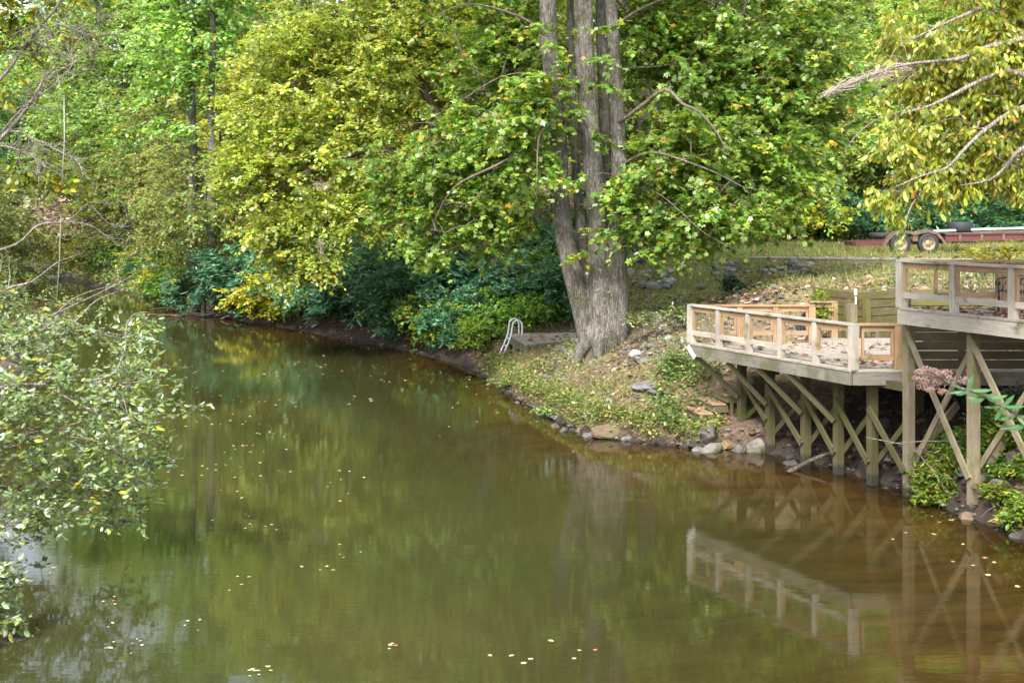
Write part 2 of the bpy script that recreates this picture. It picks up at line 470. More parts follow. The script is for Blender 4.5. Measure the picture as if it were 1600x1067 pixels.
m, nt, ns, ls = newmat("bank_soil")
out = nd(ns, "ShaderNodeOutputMaterial"); p = nd(ns, "ShaderNodeBsdfPrincipled"); ls.new(p.outputs[0], out.inputs[0])
p.inputs["Roughness"].default_value = .9
geo = nd(ns, "ShaderNodeNewGeometry"); at_ = nd(ns, "ShaderNodeAttribute", attribute_name="cover")
sp = nd(ns, "ShaderNodeSeparateColor"); ls.new(at_.outputs["Color"], sp.inputs[0])
n1 = noise(ns, ls, geo.outputs["Position"], 9, 6, .7); n2 = noise(ns, ls, geo.outputs["Position"], 1.2, 4)
vo = nd(ns, "ShaderNodeTexVoronoi"); vo.inputs["Scale"].default_value = 11; ls.new(geo.outputs["Position"], vo.inputs["Vector"])
rp = ramp(ns, [(0, (.05, .03, .02)), (.35, (.13, .075, .05)), (.6, (.22, .13, .09)), (.8, (.14, .09, .06)), (1, (.28, .19, .13))])
sepv = nd(ns, "ShaderNodeSeparateColor"); ls.new(vo.outputs["Color"], sepv.inputs[0]); ls.new(sepv.outputs[0], rp.inputs[0])
soil = mixc(ns, ls, mrange(ns, ls, n1, .35, .65), (.055, .04, .025), rp.outputs[0])
gr = mixc(ns, ls, mrange(ns, ls, n1, .35, .65), (.075, .095, .018), (.17, .20, .045))
gr = mixc(ns, ls, mrange(ns, ls, n2, .4, .65, 0, .6), gr, (.24, .19, .085))
bk = mixc(ns, ls, mrange(ns, ls, n1, .35, .65), (.08, .075, .025), (.2, .16, .07))
col = mixc(ns, ls, math_(ns, ls, 'MULTIPLY', sp.outputs[2], .8), soil, bk)
col = mixc(ns, ls, math_(ns, ls, 'MULTIPLY', sp.outputs[0], .85), col, gr)
mud_shade_col = mixc(ns, ls, mrange(ns, ls, n1, .3, .7), (.011, .007, .005), (.030, .018, .011))  # waterline mud, near-black so it doubles as painted shade under the decks
col = mixc(ns, ls, sp.outputs[1], col, mud_shade_col)
sxz = nd(ns, "ShaderNodeSeparateXYZ"); ls.new(geo.outputs["Position"], sxz.inputs[0])
mp3 = nd(ns, "ShaderNodeMapping"); mp3.inputs["Scale"].default_value = (.6, 1.6, 1); ls.new(geo.outputs["Position"], mp3.inputs[0])
bed = mixc(ns, ls, mrange(ns, ls, noise(ns, ls, mp3.outputs[0], 1.6, 5, .6), .38, .66), (.165, .118, .062), (.062, .045, .025))
col = mixc(ns, ls, mrange(ns, ls, sxz.outputs[2], -.03, -.10), col, bed)
ls.new(col, p.inputs["Base Color"])
bp = nd(ns, "ShaderNodeBump"); bp.inputs["Strength"].default_value = .7; bp.inputs["Distance"].default_value = .06
ls.new(n1, bp.inputs["Height"]); ls.new(bp.outputs[0], p.inputs["Normal"])
me.materials.append(m)

# ------------------------------------------------------------------ water
wx = axis([(-170, -30, 6), (-30, -12, 1.5), (-12, 9.5, .4), (9.5, 14, 1.5)]); wy_ = axis([(-12, 14, 2), (14, 45, .4), (45, 90, 1.5), (90, 160, 5)])
WX, WY = np.meshgrid(wx, wy_)
dep = np.where(inside(WX, WY, POLY), np.minimum(pdist(WX, WY, RS), pdist(WX, WY, LS)), 0)
gdep = np.maximum(-ground(WX, WY), 0)
idx = np.arange(WX.size).reshape(WX.shape)
wme = bpy.data.meshes.new("water")
wme.from_pydata(np.stack([WX.ravel(), WY.ravel(), np.zeros(WX.size)], 1).tolist(), [],
                np.stack([idx[:-1, :-1].ravel(), idx[:-1, 1:].ravel(), idx[1:, 1:].ravel(), idx[1:, :-1].ravel()], 1).tolist())
murk = 1 - np.exp(-gdep * 1.5)
wa = wme.attributes.new("murk", 'FLOAT', 'POINT'); wa.data.foreach_set("value", murk.astype(np.float32).ravel())
wat = bpy.data.objects.new("water", wme); COL.objects.link(wat); tag(wat, kind="structure")
m, nt, ns, ls = newmat("murky_river_water")
out = nd(ns, "ShaderNodeOutputMaterial")
geo = nd(ns, "ShaderNodeNewGeometry"); mk = nd(ns, "ShaderNodeAttribute", attribute_name="murk")
mp = nd(ns, "ShaderNodeMapping"); mp.inputs["Scale"].default_value = (.55, 2.0, 1); ls.new(geo.outputs["Position"], mp.inputs[0])
w1 = noise(ns, ls, mp.outputs[0], 5.5, 3, .5); w2 = noise(ns, ls, mp.outputs[0], 1.1, 2, .5)
ripple_zone = noise(ns, ls, geo.outputs["Position"], .22, 2)
hgt = math_(ns, ls, 'ADD', math_(ns, ls, 'MULTIPLY', w1, mrange(ns, ls, ripple_zone, .4, .62, .35, 1.0)), math_(ns, ls, 'MULTIPLY', w2, 1.2))
b = nd(ns, "ShaderNodeBump"); b.inputs["Strength"].default_value = .013; b.inputs["Distance"].default_value = .10; ls.new(hgt, b.inputs["Height"])
gl = nd(ns, "ShaderNodeBsdfGlossy"); gl.inputs["Roughness"].default_value = .03; gl.inputs["Color"].default_value = (.95, .97, .93, 1); ls.new(b.outputs[0], gl.inputs["Normal"])
df = nd(ns, "ShaderNodeBsdfDiffuse")
bign = noise(ns, ls, geo.outputs["Position"], .12, 2)
ls.new(mixc(ns, ls, mrange(ns, ls, bign, .4, .6), (.036, .040, .013), (.044, .041, .014)), df.inputs["Color"])
tr = nd(ns, "ShaderNodeBsdfTransparent"); tr.inputs["Color"].default_value = (.80, .65, .41, 1)
body = nd(ns, "ShaderNodeMixShader"); ls.new(mk.outputs["Fac"], body.inputs[0]); ls.new(tr.outputs[0], body.inputs[1]); ls.new(df.outputs[0], body.inputs[2])
fr = nd(ns, "ShaderNodeFresnel"); fr.inputs["IOR"].default_value = 1.33; ls.new(b.outputs[0], fr.inputs["Normal"])
mx = nd(ns, "ShaderNodeMixShader"); ls.new(fr.outputs[0], mx.inputs[0]); ls.new(body.outputs[0], mx.inputs[1]); ls.new(gl.outputs[0], mx.inputs[2])
ls.new(mx.outputs[0], out.inputs[0]); wme.materials.append(m)

# ------------------------------------------------------------------ leaves
def unit(a): return a / (np.linalg.norm(a, axis=-1, keepdims=True) + 1e-9)

SHAPES = {   # outline in (along, across) with a fold height
    'kite': ([(0, 0, 0), (.45, .5, -.12), (1, 0, -.05), (.45, -.5, -.12)], [(0, 1, 2), (0, 2, 3)]),
    'oval': ([(0, 0, 0), (.28, .42, -.1), (.7, .42, -.12), (1, 0, -.08), (.7, -.42, -.12), (.28, -.42, -.1)], [(0, 1, 2, 3), (0, 3, 4, 5)]),
    'lobed': ([(0, 0, 0), (.12, .5, -.06), (.38, .28, 0), (.62, .55, -.08), (.68, .2, 0), (1, 0, -.1), (.68, -.2, 0), (.62, -.55, -.08), (.38, -.28, 0), (.12, -.5, -.06)],
              [(0, 1, 2), (2, 3, 4), (0, 2, 4, 5), (0, 5, 6, 8), (6, 7, 8), (8, 9, 0)]),
    'blade': ([(0, .12, 0), (.5, .1, 0), (1, 0, -.1), (.5, -.1, 0), (0, -.12, 0)], [(0, 1, 2, 3, 4)]),
}

def leaf_object(name, pos, dirv, nor, size, width, tint, shape, mat, parent=None, wood_mb=None):
    """one mesh of many separate leaf faces"""
    tv, tf = SHAPES[shape]
    tv = V(tv); k = len(tv); n = len(pos)
    d = unit(dirv); a = unit(np.cross(nor, d)); b = np.cross(d, a)
    size = np.broadcast_to(size, (n,)); width = np.broadcast_to(width, (n,))
    vs = pos[:, None, :] + size[:, None, None] * (d[:, None, :] * tv[None, :, 0:1] + a[:, None, :] * (tv[None, :, 1:2] * width[:, None, None]) + b[:, None, :] * (tv[None, :, 2:3]))
    vs = vs.reshape(-1, 3)
    nl = sum(len(f) for f in tf)
    flat = np.concatenate([V(f) for f in tf])
    loops = (np.arange(n)[:, None] * k + flat[None, :]).ravel()
    tot = np.tile([len(f) for f in tf], n)
    start = np.concatenate([[0], np.cumsum(tot)[:-1]])
    me = bpy.data.meshes.new(name)
    me.vertices.add(len(vs)); me.vertices.foreach_set("co", vs.astype(np.float32).ravel())
    me.loops.add(len(loops)); me.loops.foreach_set("vertex_index", loops.astype(np.int32))
    me.polygons.add(len(tot)); me.polygons.foreach_set("loop_start", start.astype(np.int32)); me.polygons.foreach_set("loop_total", tot.astype(np.int32))
    ct = me.attributes.new("tint", 'FLOAT_COLOR', 'POINT')
    c4 = np.concatenate([np.repeat(tint, k, axis=0), np.ones((n * k, 1))], 1)
    ct.data.foreach_set("color", c4.astype(np.float32).ravel())
    me.update(calc_edges=True); me.validate()
    me.materials.append(mat)
    o = bpy.data.objects.new(name, me); COL.objects.link(o)
    if parent is not None: o.parent = parent
    return o

def tints(n, pal, rng, jit=.22):
    """pick from a weighted palette [(weight, rgb)...]"""
    w = V([p[0] for p in pal], dtype=float); w /= w.sum()
    c = V([p[1] for p in pal])[rng.choice(len(pal), n, p=w)]
    return np.clip(c * (1 + rng.normal(0, jit, (n, 1))) * (1 + rng.normal(0, .06, (n, 3))), .004, 1)

def blob_points(blobs, n, rng, shell=2.0, cut=None):
    w = V([b[6] if len(b) > 6 else b[3] * b[4] * b[5] for b in blobs], dtype=float); w /= w.sum()
    pick = rng.choice(len(blobs), n, p=w)
    d = unit(rng.normal(0, 1, (n, 3))); r = rng.random(n) ** (1 / shell) * np.clip(1 + rng.normal(0, .28, n), .5, 1.8)
    B = V([b[:6] for b in blobs])[pick]
    return B[:, :3] + d * r[:, None] * B[:, 3:6]

def grow(paths, clusters, rng, spacing=.45, rtip=.008, power=.42, rmax=.12, droop=.15, lift=.1):
    """joins every cluster to the nearest limb; returns the twig polylines with radii and each cluster's outward direction"""
    P = []; base = []
    for pts, rad in paths:
        pts = np.asarray(pts, float)
        seg = np.linalg.norm(np.diff(pts, axis=0), axis=1); t = np.concatenate([[0], np.cumsum(seg)])
        m = max(2, int(t[-1] / spacing) + 1); tt = np.linspace(0, t[-1], m)
        q = np.stack([np.interp(tt, t, pts[:, i]) for i in range(3)], 1)
        P.append(q)
    P = np.concatenate(P); nb = len(P)
    N = np.zeros((nb + len(clusters) * 14, 3)); N[:nb] = P; cnt = np.zeros(len(N)); par = -np.ones(len(N), int); n = nb
    lead = np.zeros(len(N)); 
    order = np.argsort([np.min(np.linalg.norm(P - c, axis=1)) for c in clusters])
    chains = []; outd = np.zeros((len(clusters), 3))
    for ci in order:
        c = clusters[ci]
        dv = N[:n] - c
        d = np.sqrt((dv * dv).sum(1)) + .35 * np.maximum(dv[:, 2], 0) + .12 * lead[:n]
        q = int(np.argmin(d)); a = N[q]; L = np.linalg.norm(c - a)
        k = int(min(12, max(2, L / spacing + 1)))
        tt = np.linspace(0, 1, k + 1)[1:]
        mid = (a + c) / 2 + V([0, 0, lift * L]) + rng.normal(0, .07 * L, 3)
        pts = ((1 - tt) ** 2)[:, None] * a + (2 * tt * (1 - tt))[:, None] * mid + (tt ** 2)[:, None] * c
        pts[:-1] += rng.normal(0, .025 * min(L, 1.5), (k - 1, 3)) if k > 1 else 0
        ids = []
        pr = q
        for j in range(k):
            N[n] = pts[j]; par[n] = pr; lead[n] = lead[pr] + L / k; ids.append(n); pr = n; n += 1
        chains.append((q, ids))
        x = pr
        while x >= 0: cnt[x] += 1; x = par[x]
        dd = pts[-1] - (pts[-2] if k > 1 else a)
        outd[ci] = dd / (np.linalg.norm(dd) + 1e-9)
    tw = []
    for q, ids in chains:
        ii = [q] + ids
        r = np.minimum(rmax, rtip * np.maximum(cnt[ii], 1) ** power)
        r[0] = min(r[0], r[1] * 1.15); r[-1] = rtip * .7
        tw.append((N[ii], r))
    return tw, outd

def foliate(name, clusters, outd, rng, pal, mat, parent, shape='kite', size=.17, width=.75, ntw=5, nleaf=9, tl=.7, droop=.25, updown=.35, jit=.22, sjit=.36, hang=0.0, flat=.35, twig_mb=None, twig_r=.004):
    """sprays of leaves round each cluster: ntw twiglets with nleaf leaves"""
    n = len(clusters)
    rd = rng.normal(0, 1, (n, ntw, 3)); rd[..., 2] *= flat
    dirs = unit(rd * .8 + outd[:, None, :] * .75 + V([0, 0, -droop]))
    L = tl * rng.uniform(.5, 1.2, (n, ntw, 1, 1))
    t = (np.arange(nleaf) + rng.uniform(.1, .9, (n, ntw, nleaf))) / nleaf
    sag = -droop * .5 * (t ** 2)[..., None] * L * V([0, 0, 1.0])
    pos = clusters[:, None, None, :] + dirs[:, :, None, :] * (t[..., None] * L) + sag
    pos = pos + rng.normal(0, size * .25, pos.shape)
    side = np.where(rng.random((n, ntw, nleaf, 1)) > .5, 1., -1.)
    lat = unit(np.cross(dirs, V([0, 0, 1.0])))[:, :, None, :]
    ld = dirs[:, :, None, :] * .7 + lat * side * .9 + rng.normal(0, .35, pos.shape) + V([0, 0, -droop * .8 - hang])
    nor = V([0, 0, 1.0]) + rng.normal(0, updown, pos.shape) + outd[:, None, None, :] * .25
    if hang > .5: nor = rng.normal(0, 1, pos.shape) * V([1, 1, .35])
    pos = pos.reshape(-1, 3); ld = ld.reshape(-1, 3); nor = nor.reshape(-1, 3); N = len(pos)
    sz = size * np.clip(rng.normal(1, sjit, N), .45, 1.6)
    # colour drifts spray by spray as well as leaf by leaf
    base = tints(N, pal, rng, jit)
    clv = np.repeat(1 + rng.normal(0, .13, n), ntw * nleaf)[:, None]
    base = np.clip(base * clv, .004, 1)
    if twig_mb is not None:
        for i in range(n):
            for j in range(ntw):
                e = clusters[i] + dirs[i, j] * L[i, j, 0, 0]; mi_ = (clusters[i] + e) / 2
                e = e + V([0, 0, -droop * .5 * L[i, j, 0, 0]])
                twig_mb.tube([clusters[i], mi_, e], [twig_r, twig_r * .8, twig_r * .4], 3, cap=False)
    return leaf_object(name, pos, ld, nor, sz, width, base, shape, mat, parent)

def limb_mb(paths, twigs, k_limb=10, k_twig=4, mi_t=0):
    mb = MB()
    for pts, rad in paths: mb.tube(smooth_path(pts, 3), smooth_rad(rad, len(pts), 3), k_limb)
    tm = MB()
    for pts, r in twigs: tm.tube(pts, r, k_twig, cap=False)
    return mb, tm

def smooth_path(pts, sub=4):
    pts = np.asarray(pts, float)
    if len(pts) < 3: return pts
    e = np.concatenate([[2 * pts[0] - pts[1]], pts, [2 * pts[-1] - pts[-2]]])
    r = []
    for i in range(1, len(e) - 2):
        for t in np.linspace(0, 1, sub, endpoint=False):
            a, b, c, d = e[i - 1], e[i], e[i + 1], e[i + 2]
            r.append(.5 * (2 * b + (c - a) * t + (2 * a - 5 * b + 4 * c - d) * t * t + (3 * b - a - 3 * c + d) * t ** 3))
    r.append(pts[-1]); return V(r)

def smooth_rad(rad, n, sub=4):
    rad = np.broadcast_to(np.asarray(rad, float), (n,))
    if n < 3: return rad
    return np.interp(np.linspace(0, n - 1, (n - 1) * sub + 1), np.arange(n), rad)

G1 = (.065, .135, .02); G2 = (.12, .21, .028); G3 = (.18, .26, .035); YG = (.31, .32, .035); YE = (.50, .39, .04); OR = (.45, .20, .04); PALE_GLINT = (.27, .31, .14); DG = (.03, .075, .028); BG = (.05, .12, .07); BR = (.27, .17, .09)  # the pale tint puts whitish leaf highlights into the leaf colour

# ------------------------------------------------------------------ forest templates
def make_tree(name, label, cat, group, paths, blobs, ncl, pal, leafm, barkm, seed, extra=None, **kw):
    rng = np.random.default_rng(seed)
    root = empty(name, (0, 0, 0), label, cat, group)
    cl = blob_points(blobs, ncl, rng, kw.pop('shell', 2.2))
    gk = {k: kw.pop(k) for k in ('spacing', 'rtip', 'power', 'rmax', 'lift') if k in kw}
    klimb = kw.pop('klimb', 9)
    tw, od = grow(paths, cl, rng, **gk)
    mb, tm = limb_mb(paths, tw, klimb)
    off = mb.n
    for vv, g, t in zip(tm.v, tm.g, tm.t): mb.v.append(vv); mb.g.append(g); mb.t.append(t)
    mb.f += [[i + off for i in f] for f in tm.f]; mb.mi += tm.mi; mb.sm += tm.sm; mb.n += tm.n
    if extra: extra(mb, rng)
    mb.build('trunk', barkm, root)
    foliate('crown', cl, od, rng, pal, leafm, root, **kw)
    return root

def wob(rng, h0, h1, n, amp, lean=(0, 0)):
    z = np.linspace(h0, h1, n); t = (z - h0) / (h1 - h0)
    return np.stack([lean[0] * t + rng.normal(0, amp, n) * t, lean[1] * t + rng.normal(0, amp, n) * t, z], 1)

def broad(name, label, group, seed, h, r, pal, z0=.25, ncl=330, trunk_r=.28, size=.21, lean=(0, 0), barkm=None, **kw):
    rng = np.random.default_rng(seed)
    tr = wob(rng, -.6, h * .86, 9, .18, lean)
    paths = [(tr, np.linspace(trunk_r, .05, 9))]
    blobs = []
    for i in range(11):
        t = rng.uniform(z0, 1.0); z = h * t
        rr = r * (1.0 - abs(t - .5) * .9) * rng.uniform(.45, .8)
        a = i * 2.4 + rng.normal(0, .3); o = (r - rr * .7) * rng.uniform(.3, .9)
        blobs.append((lean[0] * t + o * math.cos(a), lean[1] * t + o * math.sin(a), z * .97, rr, rr, rr * .62))
    pk = dict(shape='kite', size=size * .86, width=.8, ntw=5, nleaf=13, tl=1.0, droop=.25, rmax=.10, rtip=.009)
    pk.update(kw)
    return make_tree(name, label, 'tree', group, paths, blobs, ncl, pal, M['farleaf'], barkm or M['darkbark'], seed + 1, **pk)

GP_HILL = "trees of the wooded slope over the river"
GP_BACK = "trees of the wood behind the trailer"
GP_FAR = "trees where the river bends away"
PAL_G = [(1.5, G1), (5, (.17, .30, .06)), (4, (.25, .37, .08)), (1.2, (.36, .40, .07)), (.25, YE), (.08, OR), (3, (.33, .43, .23))]
PAL_Y = [(1, G2), (3, G3), (4, YG), (1.5, YE), (.2, OR), (1, PALE_GLINT)]
PAL_O = [(3, (.14, .24, .06)), (4, (.21, .27, .08)), (2, (.32, .31, .11)), (1.2, (.36, .24, .13)), (1, YG)]
PAL_H = [(4, (.03, .085, .05)), (3, (.04, .10, .055)), (1, BG)]

T = {}
T['green'] = broad("broadleaf_tree", None, None, 101, 19, 5.2, PAL_G)
T['green2'] = broad("broadleaf_tree", None, None, 131, 16, 5.6, [(3, (.17, .29, .05)), (4, (.24, .35, .07)), (1.5, (.36, .40, .06)), (.3, YE), (3, (.34, .42, .22))], z0=.18, ncl=340)
T['yellow'] = broad("yellowing_tree", None, None, 151, 14, 4.6, PAL_Y, z0=.2, ncl=300)
T['olive'] = broad("understory_tree", None, None, 171, 8.5, 3.6, PAL_O, z0=.12, ncl=230, trunk_r=.13, size=.15, tl=.8)
# tall straight trunk, crown high up
def tall(seed, pal):
    rng = np.random.default_rng(seed); h = 24
    tr = wob(rng, -.6, h * .92, 9, .12)
    blobs = [(rng.normal(0, 1.6), rng.normal(0, 1.6), z, 2.6, 2.6, 1.6) for z in (12.5, 14.5, 16, 17.5, 19, 20.5, 22, 23.5)] + [(1.6, .3, 9.5, 1.4, 1.4, .6, 1.5), (-1.5, -.6, 7.6, 1.2, 1.2, .5, 1.2)]
    return make_tree("tall_tree", None, 'tree', None, [(tr, np.linspace(.30, .06, 9))], blobs, 300, pal, M['farleaf'], M['bark'], seed, shape='kite', size=.21, width=.8, ntw=5, nleaf=10, tl=.95)
T['tall'] = tall(191, PAL_G)
# hemlock: layered drooping boughs
def hemlock(seed, h=17, r=4.0):
    rng = np.random.default_rng(seed)
    tr = wob(rng, -.6, h, 8, .06); cl = []
    for z in np.arange(1.2, h - .2, .42):
        rr = r * (1 - z / h) ** .75 + .25
        for k in range(int(3 + rr * 2.3)):
            a = rng.uniform(0, 2 * PI); q = rr * rng.uniform(.3, 1)
            cl.append((q * math.cos(a), q * math.sin(a), z - .18 * q + rng.normal(0, .1)))
    cl = V(cl); root = empty("hemlock_tree", (0, 0, 0), None, 'tree', None)
    tw, od = grow([(tr, np.linspace(.22, .03, 8))], cl, rng, rtip=.008, rmax=.05, lift=.02)
    mb, tm = limb_mb([(tr, np.linspace(.22, .03, 8))], tw, 8)
    for q, rr in tw: mb.tube(q, rr, 3, cap=False)
    mb.build('trunk', M['darkbark'], root)
    foliate('crown', cl, od, rng, PAL_H, M['farleaf'], root, shape='kite', size=.19, width=.35, ntw=6, nleaf=11, tl=.75, droop=.35, updown=.2)
    return root
T['hemlock'] = hemlock(211)

# shrubs
def shrub(name, seed, r, h, pal, mat, ncl=70, size=.14, width=.38, shape='kite', ntw=5, nleaf=7, tl=.3, droop=.15, nst=6, barkm=None, **kw):
    rng = np.random.default_rng(seed)
    paths = []
    for i in range(nst):
        a = i * 2 * PI / nst + rng.normal(0, .3); q = r * rng.uniform(.3, .65)
        paths.append(([(0.1 * math.cos(a), .1 * math.sin(a), -.25), (q * .5 * math.cos(a), q * .5 * math.sin(a), h * .35), (q * math.cos(a), q * math.sin(a), h * .72)], [.03, .02, .01]))
    blobs = [(0, 0, h * .5, r * .8, r * .8, h * .48)]
    for i in range(5):
        a = i * 1.3 + rng.uniform(0, 1); blobs.append((r * .5 * math.cos(a), r * .5 * math.sin(a), h * rng.uniform(.35, .75), r * .5, r * .5, h * .25))
    root = empty(name, (0, 0, 0), None, 'shrub', None)
    cl = blob_points(blobs, ncl, rng, 2.6); cl[:, 2] = np.maximum(cl[:, 2], .06)
    tw, od = grow(paths, cl, rng, rtip=.004, rmax=.02, spacing=.3)
    mb = MB()
    for pts, rad in paths: mb.tube(smooth_path(pts, 3), smooth_rad(rad, 3, 3), 5)
    for q, rr in tw: mb.tube(q, rr, 3, cap=False)
    mb.build('stem', barkm or M['darkbark'], root)
    up = unit(od + V([0, 0, .5]))
    foliate('foliage', cl, up, rng, pal, mat, root, shape=shape, size=size, width=width, ntw=ntw, nleaf=nleaf, tl=tl, droop=droop, **kw)
    return root
PAL_RH = [(4, (.07, .18, .105)), (3, (.11, .25, .15)), (2, (.055, .14, .08)), (1.5, (.20, .31, .19))]
T['rhodo'] = shrub("rhododendron_shrub", 301, 1.5, 1.9, PAL_RH, M['gloss'], ncl=130, size=.17, width=.34, nleaf=8, ntw=6, tl=.22, flat=.6)
T['rhodo2'] = shrub("rhododendron_shrub", 307, 1.7, 1.5, [(4, (.055, .14, .065)), (3, (.07, .17, .09)), (1.5, (.13, .24, .14))], M['gloss'], ncl=130, size=.17, width=.34, nleaf=8, ntw=6, tl=.25)
T['fern'] = shrub("leafy_bush", 311, 1.4, 1.3, [(3, (.075, .19, .045)), (3, G2), (2, G3), (.7, YG)], M['shrubleaf'], ncl=110, size=.13, width=.5, tl=.5, droop=.35, nleaf=9)
T['yel'] = shrub("yellow_green_bush", 317, 1.5, 1.5, [(2, G3), (4, YG), (1.5, (.38, .34, .06)), (.5, BR)], M['shrubleaf'], ncl=110, size=.13, width=.5, tl=.5, droop=.3, nleaf=9)
T['twiggy'] = shrub("twiggy_bush", 331, 1.6, 2.2, [(2, (.2, .2, .09)), (2, BR), (2, (.16, .2, .06))], M['shrubleaf'], ncl=90, size=.10, width=.5, tl=.5, droop=.2, nleaf=5, barkm=M['twig'])

T['deadbrush'] = shrub("dead_brush", 337, 1.7, 1.5, [(3, (.42, .31, .22)), (2, (.34, .24, .16)), (1, (.5, .42, .33))], M['litter'], ncl=110, size=.12, width=.3, tl=.6, droop=.1, nleaf=9, barkm=M['greytwig'])
used = {}
TK = {k: kids(o) for k, o in T.items()}
def plant(kind, x, y, rz=None, s=1.0, label=None, group=None, dz=0.0, sz=None):
    rz = rnd.uniform(0, 6.28) if rz is None else rz
    loc = (x, y, gz(x, y) + dz)
    sc = (s, s, s * (sz or 1))
    if kind not in used:
        o = T[kind]; o.location = loc; o.rotation_euler = (0, 0, rz); o.scale = sc; used[kind] = 1
        if label: o['label'] = label
        if group: o['group'] = group
        return o
    return copy_tree(T[kind], loc, rz, sc, label, group, TK[kind])

# --- slope over the river ---------------------------------------------------
LB = {'green': "tall green broadleaf tree on the wooded slope left of the multi stemmed tree",
      'green2': "bushy light green tree on the wooded slope left of the multi stemmed tree",
      'yellow': "yellow green tree among greener ones on the wooded slope over the river",
      'olive': "small olive brown understory tree on the wooded slope over the river",
      'tall': "straight bare trunked tall tree rising from the wooded slope at the left",
      'hemlock': "dark needled hemlock among leafy trees on the wooded slope over the river"}
pts = []
def scatter(n, x0, x1, y0, y1, mind, ok, seed):
    r = random.Random(seed); out_ = []; tries = 0
    while len(out_) < n and tries < 6000:
        tries += 1
        x = r.uniform(x0, x1); y = r.uniform(y0, y1)
        if not ok(x, y): continue
        if all((x - a) ** 2 + (y - b) ** 2 > mind ** 2 for a, b in pts): pts.append((x, y)); out_.append((x, y))
    return out_
def sR(x, y): return float(pdist(V([x]), V([y]), RS)[0])
def onland(x, y): return not bool(inside(V([x]), V([y]), POLY)[0])
def slope_ok(x, y):
    return onland(x, y) and x < (.2 + (y - 40) * .27) - 2 and sR(x, y) > (3.2 if y < 60 else 5.0) and x > -0.5 * y - 2
# trees whose trunks the photograph shows
for (u, d, k, s, lb) in [(300, 63, 'tall', 1.0, "left one of two pale straight trunks rising high on the wooded slope"),
                         (331, 62.5, 'tall', .95, "right one of two pale straight trunks rising high on the wooded slope"),
                         (243, 84, 'green', 1.0, "dark leaning trunk under green leaves left of the two pale straight trunks"),
                         (203, 93, 'olive', 1.1, "understory tree with a pale trunk beside the hanging black feeder")]:
    x = (u - HU) / F * d; pts.append((x, d))
    plant(k, x, d, s=s, label=lb, group=None)
for (u, d, k, s) in [(318, 60.8, 'olive', .95), (345, 66, 'olive', 1.2), (282, 72, 'olive', 1.1), (262, 80, 'olive', 1.2), (120, 112, 'green', 1.3), (150, 108, 'green2', 1.2), (185, 98, 'green', 1.2), (80, 124, 'green', 1.4), (50, 128, 'green2', 1.3), (225, 92, 'olive', 1.3), (170, 103, 'olive', 1.2), (110, 112, 'green', 1.5), (200, 100, 'green', 1.4), (150, 120, 'green', 1.5), (250, 96, 'green', 1.3)]:
    x = (u - HU) / F * d; pts.append((x, d))
    plant(k, x, d, s=s, label=LB[k], group=GP_HILL)
for x, y in scatter(56, -66, 6, 46, 125, 4.0, slope_ok, 5):
    s_ = sR(x, y)
    k = rnd.choice(['olive', 'green', 'green2', 'olive'] if x < -.24 * y else ['olive', 'yellow', 'green2', 'olive'] if s_ < 8 else ['green', 'green2', 'green', 'yellow', 'tall', 'hemlock', 'green2'])
    plant(k, x, y, s=rnd.uniform(.8, 1.2), label=LB[k], group=GP_HILL)
# --- wood behind the lawn ----------------------------------------------------
LB2 = {'green': "tall green tree in the wood behind the red trailer", 'green2': "bushy light green tree in the wood behind the red trailer",
       'yellow': "yellowing tree in the wood behind the red trailer", 'olive': "small shaded understory tree at the edge of the wood behind the trailer",
       'tall': "tall straight trunked tree in the wood behind the trailer", 'hemlock': "dark needled hemlock in the wood behind the trailer"}
for x, y in scatter(16, 3, 34, 63, 70, 3.2, lambda x, y: x < .5 * y + 2 and x > (y - 40) * .27 - 2, 7):
    k = rnd.choice(['olive', 'green2', 'olive', 'green']); plant(k, x, y, s=rnd.uniform(.8, 1.1), label=LB2[k], group=GP_BACK)
for x, y in scatter(26, 4, 52, 71, 105, 4.6, lambda x, y: x < .48 * y and x > (y - 40) * .27 - 4, 8):
    k = rnd.choice(['green', 'green2', 'tall', 'green', 'hemlock']); plant(k, x, y, s=rnd.uniform(.95, 1.3), label=LB2[k], group=GP_BACK)
# --- where the river bends away ---------------------------------------------
LB3 = {'hemlock': "dark blue green hemlock at the far bend of the river", 'green': "green tree at the far bend of the river", 'yellow': "yellow green tree at the far bend of the river", 'olive': "brownish low tree at the far bend of the river", 'green2': "light green tree at the far bend of the river"}
for x, y in scatter(20, -85, -38, 118, 165, 5, lambda x, y: onland(x, y) and sR(x, y) > 2.5 or y > 150, 9):
    k = rnd.choice(['hemlock', 'green', 'hemlock', 'yellow', 'green2', 'olive']); plant(k, x, y, s=rnd.uniform(.95, 1.3), label=LB3[k], group=GP_FAR)
for (x, y, k) in [(-46, 86, 'green'), (-52, 96, 'hemlock')]:
    plant(k, x, y, s=1.0, label="tree leaning in from the left bank before the far bend", group="trees on the left bank upstream")

